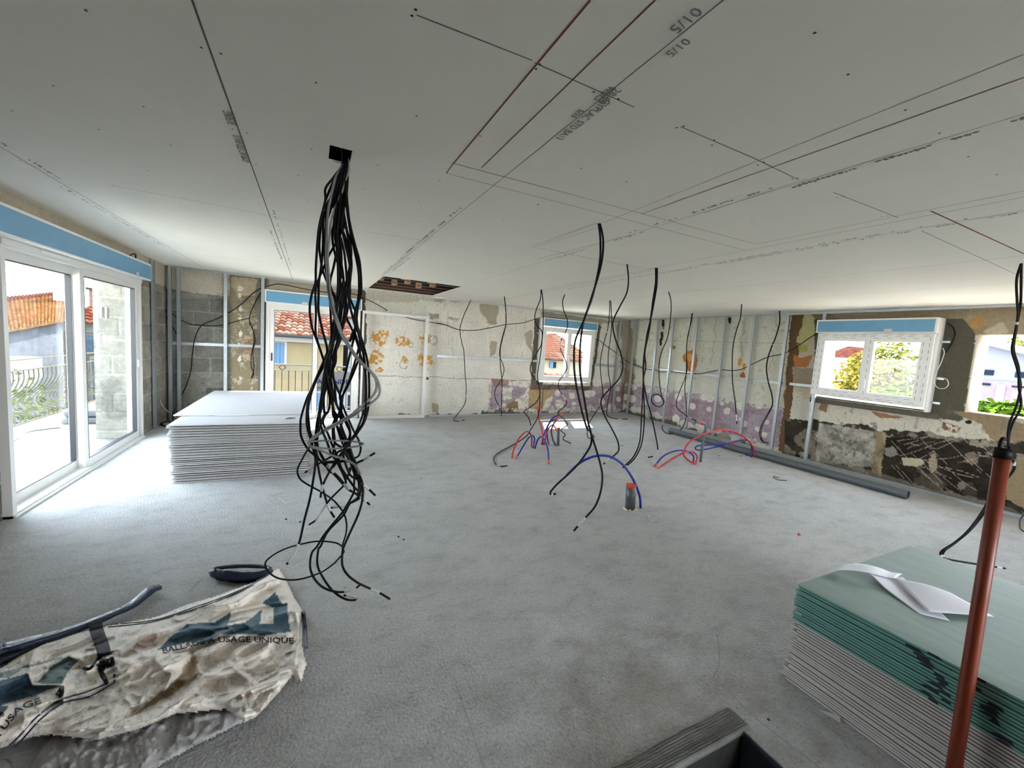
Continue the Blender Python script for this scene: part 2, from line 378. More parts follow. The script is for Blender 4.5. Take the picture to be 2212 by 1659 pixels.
# rows of small illegible print beside the joints
rng = random.Random(5)
def dashes(x, y0, y1, w, dens=.7, row=1):
    y = y0
    while y < y1:
        L = rng.uniform(.008, .022)
        if rng.random() < dens:
            for k in range(row): cstrip(tx, (x + rng.uniform(-.3, .3) * w + k * w, y, 0), (x + rng.uniform(-.3, .3) * w + k * w, y + L, 0), w * rng.uniform(.3, .9), .0014)
        y += L + .006 + (.05 if rng.random() < .06 else 0)
dashes(.86, 2.6, 4.4, .022); dashes(.87, 4.6, 5.9, .02, .5); dashes(.94, 4.5, 5.6, .02, .6)
dashes(-.35, 4.3, 6.2, .02, .5); dashes(-.27, 3.6, 6.4, .02, .5); dashes(-1.56, 4.0, 6.5, .02, .4); dashes(-1.48, 3.2, 4, .02, .4)
dashes(2.13, -.2, 1.3, .026, .8); dashes(2.06, 1.35, 2.4, .022, .5); dashes(2.12, 2.3, 3.6, .02, .5)
dashes(3.33, 0, 5, .022, .6); dashes(3.27, 1, 3, .02, .5)
tx.build('printed_lettering', M_ink, ceiling)

# ------------------------------------------------------------------ painted old walls
def pixels(P):
    """image coordinates of wall points, used to place each patch of plaster where the photograph shows it"""
    q = P - np.array(EYE); A = np.array(RT); v = q @ A
    v[:, 1] = np.maximum(v[:, 1], .05)
    return 1106 + FPX * v[:, 0] / v[:, 1], 829.5 - FPX * v[:, 2] / v[:, 1]
def wall(name, to3, nrm, u0, u1, holes, paint, thick=.4, res=.01, backcol=(150, 146, 138), zlow=-3.0, ub=None, body=True):
    nu = int(round((u1 - u0) / res)) + 1; nz = int(round(CE / res)) + 1
    U, Z = np.meshgrid(np.linspace(u0, u1, nu), np.linspace(0, CE, nz))
    P = to3(U.ravel(), Z.ravel()); px, py = pixels(P)
    col, hgt = paint(px, py, U.ravel(), Z.ravel())
    P = P + np.array(nrm) * hgt[:, None]
    idx = np.arange(nu * nz).reshape(nz, nu)
    cu = (U[:-1, :-1] + U[1:, 1:]) / 2; cz = (Z[:-1, :-1] + Z[1:, 1:]) / 2
    keep = np.ones(cu.shape, bool)
    for h in holes: keep &= ~((cu > h[0]) & (cu < h[1]) & (cz > h[2]) & (cz < h[3]))
    q = np.stack([idx[:-1, :-1], idx[:-1, 1:], idx[1:, 1:], idx[1:, :-1]], -1)[keep]
    mb = MB()
    us = sorted({ub[0] if ub else u0, ub[1] if ub else u1} | {h[0] for h in holes} | {h[1] for h in holes}); zs = sorted({zlow, 0, 2.9} | {h[2] for h in holes} | {h[3] for h in holes})
    N = Vector(nrm)
    for a, b in zip(us, us[1:]) if body else ():
        for c, d in zip(zs, zs[1:]):
            if any(h[0] <= a and b <= h[1] and h[2] <= c and d <= h[3] for h in holes): continue
            vs = []
            for t in (-.012, -thick):
                for uu, zz in ((a, c), (b, c), (b, d), (a, d)): vs.append(Vector(to3(np.array([uu]), np.array([zz]))[0]) + N * t)
            mb.add(vs, [(0, 1, 2, 3), (7, 6, 5, 4), (0, 4, 5, 1), (1, 5, 6, 2), (2, 6, 7, 3), (3, 7, 4, 0)])
    nb = len(mb.v)
    V = np.concatenate([np.array(mb.v).reshape(-1, 3), P]); F = [list(f) for f in mb.f]
    me = bpy.data.meshes.new(name)
    nf = len(F) + len(q)
    loops = np.concatenate([np.array(F, dtype=int).ravel(), (q + nb).ravel()])
    me.vertices.add(len(V)); me.vertices.foreach_set('co', V.astype('f').ravel())
    me.loops.add(len(loops)); me.loops.foreach_set('vertex_index', loops.astype('i'))
    me.polygons.add(nf); me.polygons.foreach_set('loop_start', np.arange(0, nf * 4, 4, dtype='i')); me.polygons.foreach_set('loop_total', np.full(nf, 4, 'i'))
    me.update(calc_edges=True)
    a = me.color_attributes.new('Col', 'FLOAT_COLOR', 'POINT')
    bc = np.tile(np.array(lin(backcol)), (nb, 1)).reshape(-1, 3); cc = np.concatenate([bc, col]); cc = np.concatenate([cc, np.ones((len(cc), 1))], 1)
    a.data.foreach_set('color', cc.astype('f').ravel()); me.materials.append(M_wall)
    o = bpy.data.objects.new(name, me); COL.objects.link(o); LOC[o.name] = Vector((0, 0, 0)); return tag(o, kind='structure')
L3 = lambda c: np.array(lin(c))
class Painter:
    def __init__(s, px, py, u, z, base, seed=0):
        s.px, s.py, s.u, s.z = px, py, u, z; s.c = np.tile(L3(base), (len(px), 1)); s.h = np.zeros(len(px)); s.seed = seed
        s.n1 = fbm(u * 6, z * 6, seed) - .5; s.n2 = fbm(u * 6 + 40, z * 6 + 9, seed + 3) - .5; s.n3 = fbm(u * 28, z * 28, seed + 7) - .5
        s.n4 = fbm(u * 2, z * 2, seed + 11) - .5; s.n5 = fbm(u * 26 + 50, z * 26 + 9, seed + 5) - .5
    def mul(s, m, k): s.c[m] = s.c[m] * np.asarray(k)[m][:, None] if np.ndim(k) else s.c[m] * k
    def set(s, m, col, a=1.0, dh=None):
        s.c[m] = s.c[m] * (1 - a) + L3(col) * a
        if dh is not None: s.h[m] = dh
    def poly(s, pts, col, warp=10, a=1.0, dh=None, holes=0, where=None):
        m = inpoly(s.px + s.n1 * warp + s.n3 * warp * .5, s.py + s.n2 * warp + s.n5 * warp * .5, pts)
        if holes: m &= fbm(s.u * 9 + 3, s.z * 9, s.seed + 21) > holes
        if where is not None: m &= where
        s.set(m, col, a, dh); return m
    def blob(s, x, y, r, col, warp=.5, a=1.0, ry=None, dh=None, where_n=0):
        d = np.hypot((s.px - x) / r, (s.py - y) / (ry or r)) + (s.n1 + s.n3) * warp
        m = d < 1
        if where_n: m &= (fbm(s.u * 22, s.z * 22, 88) > .42) & (d < 1)
        s.set(m, col, a, dh); return m
    def blocks(s, m, zj, ch=.247, bwid=.5, base=(122, 121, 114), light=(146, 144, 136), dark=(92, 92, 88), offs=0):
        row = np.floor((s.z - zj) / ch); fz = (s.z - zj) / ch - row
        uu = (s.u + offs) / bwid + .5 * (row % 2) + .13 * np.sin(row * 7); cell = np.floor(uu); fu = uu - cell
        t = _h(row, cell, 3)
        k = .82 + .36 * t
        j = (np.minimum(fz, 1 - fz) * ch < .011 + .008 * s.n3) | (np.minimum(fu, 1 - fu) * bwid < .011 + .008 * s.n5)
        col = L3(base)[None] * (k * (1 + .5 * s.n3 + .5 * s.n1))[:, None]
        s.c[m] = col[m]; mj = m & j; s.c[mj] = (L3(light)[None] * (1 + .9 * s.n1)[:, None])[mj] * .9
        s.h[m] = .004 * s.n3[m]; s.h[mj] -= .006
        md = m & (fbm(s.u * 3, s.z * 3, s.seed + 31) > .6); s.c[md] *= .78
CREAM = (214, 209, 198); BROWNP = (160, 147, 126); CEM = (90, 86, 74); PURP = (162, 148, 158); ORA = (198, 146, 76); MUD = (104, 92, 74)
def mot(p, m):
    f = fbm(p.u * 5, p.z * 11, 71); g = fbm(p.u * 22, p.z * 22, 73)
    q = m & (f > .56); p.c[q] = p.c[q] * .6 + L3((142, 112, 118)) * .4
    q = m & (g > .76); p.c[q] = p.c[q] * .4 + L3((206, 200, 192)) * .6
    q = m & (g < .34); p.c[q] = p.c[q] * .72
def paint_back(px, py, u, z):
    p = Painter(px, py, u, z, CREAM, 1)
    p.mul(np.ones(len(px), bool), 1 + .22 * p.n4 + .18 * p.n1)
    # large peeled plaster zones
    for poly in ([(575, 600), (640, 606), (780, 622), (780, 655), (575, 626)], [(1036, 655), (1075, 656), (1078, 672), (1072, 697), (1055, 694), (1038, 672)], [(1060, 690), (1075, 694), (1072, 702), (1050, 697)],
                 [(925, 675), (950, 678), (948, 690), (930, 688)], [(1062, 735), (1075, 738), (1068, 765), (1058, 772)], [(930, 870), (946, 872), (944, 892), (934, 890)], [(970, 684), (995, 688), (992, 690), (970, 688)],
                 [(935, 642), (958, 646), (955, 655), (940, 652)], [(1300, 690), (1345, 694), (1340, 700), (1300, 697)], [(1328, 700), (1343, 702), (1340, 760), (1334, 730)], [(1130, 720), (1148, 715), (1148, 760), (1140, 750)]):
        p.poly(poly, BROWNP, 9, .85, -.004)
    p.poly([(1170, 672), (1300, 690), (1300, 710), (1170, 694)], (142, 134, 116), 6, .8)
    p.poly([(780, 622), (1000, 640), (1000, 652), (780, 650)], (172, 164, 148), 14, .6)
    # horizontal joint at mid height, and stains running down
    p.set((abs(py - (811 + (px - 780) * .028) + p.n1 * 5) < .9) & (px > 790) & (px < 1150), (110, 104, 92), .6)
    p.set((fbm(u * 30, z * 2.5, 77) > .68) & (px > 790) & (z > 1.2), (160, 150, 132), .35)
    p.set((fbm(u * 14, z * 14, 60) > .77) & (px > 790), (150, 140, 122), .5)
    p.set((vn(u * 33, z * 33, 61) > .985) & (px > 790), (60, 54, 46), .7)
    # orange glue circles
    for x, y, r, w in ((821, 729, 17, 1.5), (872, 737, 12, 1.5), (918, 733, 13, 1.9), (811, 777, 17, 1.4), (874, 778, 8, 1.8), (912, 778, 12, 1.0), (926, 778, 10, .8), (837, 718, 3, .5), (821, 797, 9, 1.9)):
        m_ = p.blob(x, y, r, ORA, w * .8, where_n=1)
    for x, y, r in ((935, 735, 9), (872, 788, 9), (887, 745, 5)):
        d = np.hypot(px - x, (py - y)) + p.n1 * 4; p.set((abs(d - r) < 1.3) & (p.n3 > -.12), (150, 136, 112), .7)
    # purple dado
    pur_m = (z < .8) & (px > 1055)
    pur = p.poly([(1062, 818), (1090, 822), (1082, 830), (1110, 832), (1140, 838), (1135, 850), (1118, 860), (1100, 880), (1090, 888), (1058, 884)], PURP, 7)
    p.poly([(1062, 818), (1100, 822), (1098, 832), (1066, 836)], (140, 108, 92), 7, .8)
    p.poly([(1082, 838), (1108, 836), (1105, 862), (1085, 864)], CREAM, 7); p.poly([(1090, 872), (1120, 866), (1120, 892), (1088, 892)], (140, 116, 84), 8)
    p.poly([(1145, 832), (1200, 838), (1200, 850), (1180, 862), (1172, 888), (1140, 880)], (172, 150, 112), 7)
    p.set((abs(px - 1172 + (py - 860) * .08) < .8) & (py > 838) & (py < 882), (70, 60, 48))
    p.poly([(1200, 838), (1348, 832), (1346, 886), (1180, 888), (1190, 868)], PURP, 8)
    p.poly([(1300, 828), (1350, 826), (1350, 892), (1300, 888)], (120, 92, 96), 12, .5)
    for x, y, r in ((1205, 849, 7), (1236, 855, 7), (1270, 850, 9), (1240, 873, 5), (1208, 872, 9), (1280, 850, 7), (1275, 882, 8), (1300, 868, 7), (1322, 880, 9), (1310, 846, 6), (1337, 862, 6), (1255, 836, 6), (1220, 886, 7), (1090, 876, 5), (1335, 840, 5)):
        p.blob(x, y, r, CREAM, .35)
    p.set((py > 880 + p.n1 * 26) & (px > 1040) & (p.n3 > -.06) & (px < 1350), CREAM, .8)
    # cement round the window
    p.poly([(1155, 688), (1172, 690), (1172, 830), (1274, 834), (1292, 700), (1298, 706), (1278, 843), (1146, 841), (1150, 760)], CEM, 4, dh=.004)
    # strip beside the door
    p.poly([(776, 620), (790, 622), (792, 700), (788, 800), (790, 908), (774, 908)], (88, 82, 70), 8)
    # broken foot of the wall
    p.set((py > 896 + p.n1 * 18 - .0165 * (px - 920)) & (px > 790), (78, 72, 62), .85, -.006)
    p.set((py > 889 + p.n1 * 30 + p.n3 * 10) & (px > 1040) & (px < 1190), (84, 72, 60), .8, -.008)
    # corner
    p.set((px > 1341 + p.n1 * 10) & (px < 1400), (104, 88, 60), .6)
    # concrete block infill left
    zj = ony(414, 672, BW).z
    m = px < 502 + p.n1 * 22
    p.blocks(m, zj)
    p.poly([(330, 560), (495, 575), (497, 641), (420, 632), (330, 618)], (190, 182, 166), 4, .9, .006)
    p.set((py < 645) & (py > 634) & (px < 495) & (px > 340) & (p.n1 > -.1), (150, 146, 134), .6)
    # rubble pier with bricks
    r = (px > 497 + p.n1 * 20) & (px < 576)
    p.set(r, (134, 122, 100), 1, -.006)
    cu = u + p.n1 * .08; cz = z + p.n2 * .07
    row = np.floor(cz / .065); fz = cz / .065 - row; cu2 = cu / .19 + .5 * (row % 2); cell = np.floor(cu2); fu = cu2 - cell
    hh = _h(row, cell, 9); br = r & (px > 516 + p.n1 * 24) & (px < 556 + p.n2 * 24) & (fz > .2) & (fu > .12)
    for lo, hi, cc in ((.0, .25, (166, 134, 102)), (.25, .5, (156, 142, 118)), (.5, 1.0, (128, 122, 108))): p.set(br & (hh >= lo) & (hh < hi) & (z > .9), cc, .7, .006)
    p.set(r & (p.n3 + p.n1 > .2), (182, 172, 152), .7, .008)
    p.poly([(497, 598), (560, 604), (562, 640), (515, 636), (500, 620)], (176, 162, 136), 8, .8)
    p.set(r & (px > 554 + p.n1 * 16), (112, 110, 102), .9, .0)
    for y in (622, 640, 668, 688, 722, 745, 775, 818): p.blob(517 + (y % 5), y, 4, (214, 209, 198), 2.2, ry=6)
    mot(p, pur_m); p.h += .003 * p.n3
    return p.c, p.h
def paint_left(px, py, u, z):
    p = Painter(px, py, u, z, (176, 170, 156), 5)
    p.blocks(z < 2.13, ony(414, 672, BW).z, base=(128, 124, 114), light=(150, 146, 136))
    m = z >= 2.12; p.set(m, (182, 172, 154), 1); p.mul(m, 1 + .25 * p.n4 + .1 * p.n1)
    p.h += .003 * p.n3
    return p.c, p.h
def paint_right(px, py, u, z):
    W2 = (198, 196, 182)
    p = Painter(px, py, u, z, W2, 8)
    p.mul(np.ones(len(px), bool), 1 + .2 * p.n4 + .12 * p.n1)
    p.set((abs(z - 1.93 + p.n1 * .02) < .006) & (px < 1700), (140, 136, 122), .6)
    p.set((abs(z - 1.93) < .5) & (abs(((u * 1.67) % 1) - .5 + p.n1 * .3) < .025) & (px < 1690), (120, 112, 88), .35)
    p.set((fbm(u * 14, z * 14, 60) > .72) & (px < 1700), (150, 140, 118), .5)
    p.poly([(1349, 690), (1362, 690), (1372, 780), (1362, 850), (1349, 860)], (128, 112, 66), 12, .7)
    # purple dado with adhesive dabs
    p.poly([(1349, 826), (1400, 833), (1480, 846), (1600, 868), (1694, 880), (1680, 972), (1600, 952), (1349, 900)], PURP, 7)
    p.poly([(1440, 850), (1570, 870), (1560, 950), (1440, 920)], (150, 122, 128), 26, .45); mot(p, (z < .8) & (px < 1694))
    p.poly([(1349, 800), (1372, 806), (1368, 896), (1349, 896)], (118, 100, 70), 14, .6)
    for x, y, r in ((1350, 858, 7), (1366, 862, 8), (1370, 837, 6), (1402, 844, 5), (1420, 862, 8), (1400, 905, 8), (1418, 897, 7), (1460, 905, 9), (1496, 877, 7), (1466, 858, 8), (1532, 884, 6), (1570, 888, 8), (1600, 876, 10), (1608, 915, 7), (1637, 927, 6), (1656, 912, 6), (1652, 939, 7), (1490, 922, 9), (1380, 890, 9), (1520, 858, 7), (1440, 852, 5), (1640, 875, 9), (1520, 920, 8), (1572, 865, 6), (1560, 872, 5), (1535, 860, 9), (1390, 870, 6), (1368, 885, 8), (1345, 880, 9), (1600, 905, 4)):
        p.blob(x, y, r, (206, 202, 190), .45, dh=.006)
    ln = 828 + (px - 1349) * .157
    p.set((py > ln - 2) & (py < ln + 6 + p.n1 * 14) & (p.n3 > 0.0) & (px < 1694), W2, .9)
    fl = 893 + (px - 1345) * .275
    p.set((py > fl - 18 + p.n1 * 26) & (px < 1694), (200, 194, 182), .9)
    p.set((py > fl - 9 + p.n2 * 26) & (px < 1800), (92, 86, 76), .95, -.01)
    p.blob(1562, 945, 15, (112, 104, 88), .4, ry=11, dh=-.015)
    # orange stains
    p.poly([(1474, 768), (1484, 758), (1497, 757), (1508, 775), (1506, 790), (1500, 803), (1486, 803), (1486, 785), (1476, 778)], (178, 112, 52), 7)
    p.blob(1490, 772, 8, (198, 150, 90), .6); p.blob(1599, 782, 5, ORA, 1.0, ry=9); p.blob(1607, 790, 4, ORA, 1.1, ry=9); p.blob(1604, 812, 5, (160, 96, 44), 1.0, ry=7); p.blob(1455, 750, 4, (150, 120, 80), 1.5)
    for x, y in ((1433, 700), (1430, 724), (1427, 738), (1576, 690)): p.blob(x, y, 3, (50, 42, 32), .9, ry=9)
    # old partition line: timber-brown strip, then mixed plaster
    p.poly([(1712, 674), (1785, 674), (1762, 862), (1690, 870), (1700, 760)], (190, 180, 158), 6)
    p.poly([(1712, 672), (1738, 674), (1730, 720), (1722, 780), (1712, 850), (1706, 900), (1698, 985), (1680, 975), (1690, 900), (1700, 780)], (104, 80, 56), 9, dh=-.01)
    p.poly([(1738, 676), (1775, 678), (1765, 715), (1742, 742), (1720, 740), (1732, 700)], (186, 180, 132), 9); p.poly([(1722, 742), (1745, 745), (1742, 760), (1724, 758)], (174, 168, 92), 7)
    p.poly([(1745, 672), (1780, 672), (1778, 700), (1765, 690)], (112, 96, 72), 12, .8)
    p.poly([(1712, 765), (1730, 772), (1758, 766), (1744, 793), (1716, 792)], (178, 118, 74), 6)
    p.poly([(1712, 793), (1762, 795), (1756, 838), (1740, 832), (1712, 836)], (152, 140, 122), 8)
    p.blob(1724, 857, 11, (206, 200, 184), .2); d = np.hypot(px - 1724, py - 857) + p.n1 * 8; p.set((abs((d % 5) - 2.5) < .6) & (d < 11), (150, 142, 122), .7)
    # big wall to the right: ochre plaster above, cement round windows
    p.poly([(1780, 670), (2300, 640), (2300, 740), (2105, 722), (2040, 700), (1780, 702)], (150, 136, 112), 5)
    p.poly([(2105, 640), (2300, 640), (2300, 720), (2150, 720), (2128, 700), (2105, 712), (2085, 690)], (164, 148, 122), 10); p.poly([(2095, 690), (2128, 680), (2126, 705), (2090, 716)], (178, 142, 94), 6)
    p.poly([(2120, 716), (2165, 694), (2180, 718), (2150, 724)], (190, 180, 160), 6)
    p.set((py < 676 - (px - 1780) * .045 + p.n1 * 10) & (px > 1785), (58, 48, 38), .9, -.008)
    p.poly([(1760, 690), (2080, 688), (2108, 720), (2082, 905), (2058, 920), (2010, 900), (1760, 870)], CEM, 7, dh=.0)
    # white band under the windows
    p.poly([(1755, 862), (2012, 900), (2050, 908), (2212, 930), (2300, 960), (2300, 1040), (2180, 1010), (1990, 950), (1890, 925), (1755, 905)], (200, 194, 178), 14)
    p.poly([(2056, 886), (2300, 900), (2300, 965), (2150, 952), (2110, 920), (2080, 898)], (146, 128, 102), 14); p.poly([(2080, 900), (2125, 916), (2120, 928), (2090, 912)], (200, 192, 176), 8)
    p.poly([(2124, 885), (2212, 902), (2300, 915), (2300, 935), (2212, 915), (2140, 895)], (186, 174, 156), 7)
    p.poly([(1775, 868), (1790, 872), (1786, 890), (1768, 884)], (140, 112, 80), 7)
    p.poly([(1880, 888), (1950, 900), (1930, 905), (1900, 902)], (158, 112, 84), 8)
    p.poly([(2036, 910), (2075, 925), (2066, 936), (2036, 925)], (120, 96, 76), 9, dh=-.012); p.blob(2092, 912, 7, (40, 34, 28), .9, ry=4)
    p.set((fbm(u * 40, z * 12, 45) > .66) & (px > 1770) & (py > 870) & (py < 960), (120, 112, 96), .5)
    # damp and soot low down
    lowm = (px > 1694) & (py > 905 + (px - 1700) * .10 + p.n1 * 24)
    p.set(lowm, (120, 112, 98), 1)
    dk = lowm & (fbm(u * 3.2, z * 3.2, 90) > .47); p.set(dk, (46, 42, 36), .9); p.set(lowm & (fbm(u * 9, z * 9, 91) > .62), (160, 150, 134), .7)
    p.poly([(1768, 912), (1893, 932), (1885, 1010), (1760, 1000)], (150, 146, 134), 8); p.set((p.n1 + p.n3 > .16) & (px > 1755) & (px < 1895) & (py > 912), (80, 74, 64), .6)
    p.poly([(1893, 930), (1915, 940), (1903, 1035), (1882, 1020)], (136, 122, 94), 8); p.poly([(1905, 935), (1932, 944), (1925, 960), (1910, 962)], (164, 144, 110), 6)
    soot = p.poly([(1914, 944), (1990, 940), (2145, 970), (2200, 985), (2190, 1090), (2100, 1075), (1990, 1052), (1908, 1030), (1906, 990)], (44, 38, 32), 16)
    p.set(soot & (p.n4 + p.n1 > .14), (96, 88, 76), .55)
    mm = lowm | soot; p.mul(mm, .35 + 1.5 * fbm(u * 7, z * 7, 95) ** 1.5 + .9 * np.clip(fbm(u * 30, z * 30, 96) - .45, 0, 1))
    p.poly([(1910, 970), (1930, 962), (1942, 980), (1925, 988), (1912, 984)], (130, 124, 116), 8); p.poly([(1948, 988), (1990, 990), (1998, 1000), (1980, 1008), (1952, 1004)], (176, 168, 142), 6, dh=.006)
    p.blob(2015, 1000, 9, (150, 136, 116), 1.0, ry=22); p.blob(2098, 990, 14, (120, 106, 94), 1.2); p.blob(2078, 1048, 9, (120, 112, 100), .8)
    p.poly([(2176, 990), (2300, 1010), (2300, 1140), (2172, 1080)], (142, 126, 98), 8)
    # scratches
    rg = np.random.RandomState(4)
    for k in range(34):
        x0, y0 = rg.uniform(1915, 2120), rg.uniform(945, 1020); a = rg.choice([rg.uniform(.15, .35), rg.uniform(.8, 1.1), rg.uniform(-.4, -.2)]); L = rg.uniform(50, 130)
        t = px - x0; dd = abs((py - y0) - a * t - 4 * np.sin(t * .04 + k)) / math.sqrt(1 + a * a)
        p.set((dd < .5) & (t > 0) & (t < L / math.sqrt(1 + a * a)) & (px > 1908) & (px < 2190), (176, 168, 152), .65)
    fl2 = 893 + (px - 1345) * .275
    p.set((py > fl2 - 22 + p.n1 * 26) & (px > 1770), (110, 104, 94), .7)
    p.h += .004 * p.n3
    return p.c, p.h
DX0, DX1, DZ = -.70, .81, 2.24
WX0, WX1, WZ0, WZ1 = 4.80, 6.28, .76, 2.24
wall('wall_back', lambda u, z: np.stack([u, np.full(u.shape, BW), z], 1), (0, -1, 0), LWX - .01, RWX + .01, [(DX0, DX1, 0, DZ), (WX0, WX1, WZ0, WZ1)], paint_back, backcol=(196, 190, 180), ub=(LWX - .42, RWX + .42))
R1 = (2.35, 3.70, 1.08, 2.30); R2 = (.55, 2.0, 1.12, 2.10)
wall('wall_right', lambda u, z: np.stack([np.full(u.shape, RWX), u, z], 1), (-1, 0, 0), 0.0, BW, [R1, R2], paint_right, backcol=(206, 190, 176), ub=(-3.6, BW))
LD = (4.28, 6.98, 0, 2.30)
wall('wall_left', lambda u, z: np.stack([np.full(u.shape, LWX), u, z], 1), (1, 0, 0), 3.0, BW, [LD], paint_left, backcol=(120, 117, 108), thick=.42, ub=(-3.6, BW))
def paint_reveal(px, py, u, z):
    p = Painter(px, py, u, z, (116, 114, 106), 15); p.blocks(z < 2.4, .1, base=(112, 110, 102), light=(132, 130, 122)); return p.c, p.h
wall('wall_left_reveal', lambda u, z: np.stack([u, np.full(u.shape, 6.968), z], 1), (0, -1, 0), LWX - .42, LWX - .11, [], paint_reveal, body=False)
# wall behind the camera, with a wide opening added to let skylight in
fw = MB(); slab = [(-2.5, 1.9), (4.9, 7.9)]
for a, b in slab: fw.box(a, b, -4.0, -3.6, -3, 2.9)
for a, b, s in ((1.9, 4.9, 0),): fw.box(a, b, -4.0, -3.6, 2.25, 2.9); fw.box(a, b, -4.0, -3.6, -3, s)
tag(fw.build('wall_front', M_conc, loc=(0, 0, 0)), kind='structure')

# ------------------------------------------------------------------ metal framing
def stud_c(mb, x, y, z0, z1, w=.048, d=.036, ax='x', side=1):
    t = .0012
    if ax == 'x':   # web faces the room, flanges go back (+y)
        mb.box(x - w / 2, x + w / 2, y, y + t, z0, z1); mb.box(x - w / 2, x - w / 2 + t, y, y + d, z0, z1); mb.box(x + w / 2 - t, x + w / 2, y, y + d, z0, z1)
        for e in (-.2, .2): mb.box(x + e * w - .0015, x + e * w + .0015, y - .0012, y, z0, z1)
    else:
        mb.box(x, x + t, y - w / 2, y + w / 2, z0, z1); mb.box(x, x + d, y - w / 2, y - w / 2 + t, z0, z1); mb.box(x, x + d, y + w / 2 - t, y + w / 2, z0, z1)
        for e in (-.2, .2): mb.box(x - .0012, x, y + e * w - .0015, y + e * w + .0015, z0, z1)
BS = 8.11; RS = 7.30
names = ['first', 'second', 'third', 'fourth', 'fifth', 'sixth', 'seventh', 'eighth']
for i, px in enumerate((345, 381, 484, 570)):
    x = [-1.99, -1.88, -1.27, -.75][i]
    mb = MB(); stud_c(mb, x, BS, .03, CE - .03)
    tag(mb.build('metal_stud', M_zinc), 'galvanised metal stud on the back wall, %s from the left corner' % names[i], 'stud', 'metal studs before the concrete block wall')
rs = []
for px, py in ((1372, 695), (1422, 684), (1455, 687), (1507, 682), (1567, 682), (1630, 680), (1703, 676), (1782, 675)):
    rs.append(onx(px, py, RS).y)
rs = sorted(rs, reverse=True)
rs[0] = min(rs[0], 7.95)
for i, y in enumerate(rs):
    mb = MB(); stud_c(mb, RS, y, .03, CE - .03, ax='y')
    tag(mb.build('metal_stud', M_zinc), 'galvanised metal stud on the right wall, %s from the far corner' % names[i], 'stud', 'metal studs along the right wall')
mb = MB(); stud_c(mb, 7.02, BS, .03, CE - .03); tag(mb.build('metal_stud', M_zinc), 'metal stud in the far right corner on the back wall side', 'stud')
mb = MB(); stud_c(mb, LWX + .01, 7.5, .03, CE - .03, ax='y'); tag(mb.build('metal_stud', M_zinc), 'metal stud on the left wall beyond the sliding door', 'stud')
def track(name, a, b, z, label):
    mb = MB(); a = Vector(a); b = Vector(b); d = (b - a).normalized(); s = Vector((-d.y, d.x, 0)) * .025; up = 1 if z < 1 else -1
    for e in (-1, 1):
        o = s * e; mb.bar(a + o + Vector((0, 0, z + up * .015)), b + o + Vector((0, 0, z + up * .015)), .0015, .03)
    mb.bar(a + Vector((0, 0, z + up * .001)), b + Vector((0, 0, z + up * .001)), .05, .0015)
    tag(mb.build(name, M_zinc), label, 'rail')
track('ceiling_track', (-2.0, BS + .02, 0), (HX0 - .02, BS + .02, 0), CE - .001, 'galvanised track fixed to the ceiling above the back door and block wall')
track('ceiling_track', (HX1 + .02, BS + .02, 0), (7.28, BS + .02, 0), CE - .001, 'galvanised track fixed to the ceiling above the back window')
track('ceiling_track', (RS + .02, .2, 0), (RS + .02, BS - .02, 0), CE - .001, 'galvanised track fixed to the ceiling along the right wall')
track('floor_track', (-2.0, BS + .02, 0), (-.86, BS + .02, 0), .001, 'galvanised floor track at the foot of the block wall')
track('floor_track', (2.2, BS + .02, 0), (7.28, BS + .02, 0), .001, 'galvanised floor track under the back window')
track('floor_track', (RS + .02, .2, 0), (RS + .02, BS - .02, 0), .001, 'galvanised floor track along the foot of the right wall')
def hrail(a, b, label, n=0):
    mb = MB(); a = Vector(a); b = Vector(b); mb.bar(a, b, .018, .045)
    r = mb.build('furring_rail', M_zinc); tag(r, label, 'rail', 'horizontal furring rails')
    o = thing  # noqa
    for k in range(n):
        q = a.lerp(b, (k + .5) / n); c = MB(); c.bar(q + Vector((-.03, 0, 0)), q + Vector((.03, 0, 0)), .024, .03)
        L = r.location; c2 = c.build('clip', M_tape, r) if False else None
Yb = BW - .035
hrail((-1.99, Yb, ony(350, 740, BW).z), (-.74, Yb, ony(560, 748, BW).z), 'horizontal galvanised rail across the concrete block wall')
hrail((ony(943, 769, Yb).x, Yb, ony(943, 769, Yb).z), (ony(1160, 780, Yb).x, Yb, ony(1160, 780, Yb).z), 'horizontal galvanised rail on stained plaster left of the back window')
hrail((ony(1284, 788, Yb).x, Yb, ony(1284, 788, Yb).z), (RWX - .05, Yb, ony(1345, 792, Yb).z), 'short horizontal galvanised rail right of the back window')
Xr = RWX - .04
hrail((Xr, 8.0, onx(1355, 790, Xr).z), (Xr, onx(1690, 828, Xr).y, onx(1690, 828, Xr).z), 'long horizontal galvanised rail behind the right wall studs')
hrail((Xr, onx(1706, 829, Xr).y, onx(1706, 829, Xr).z), (Xr, 3.72, onx(1762, 835, Xr).z), 'bright short horizontal rail left of the right window')

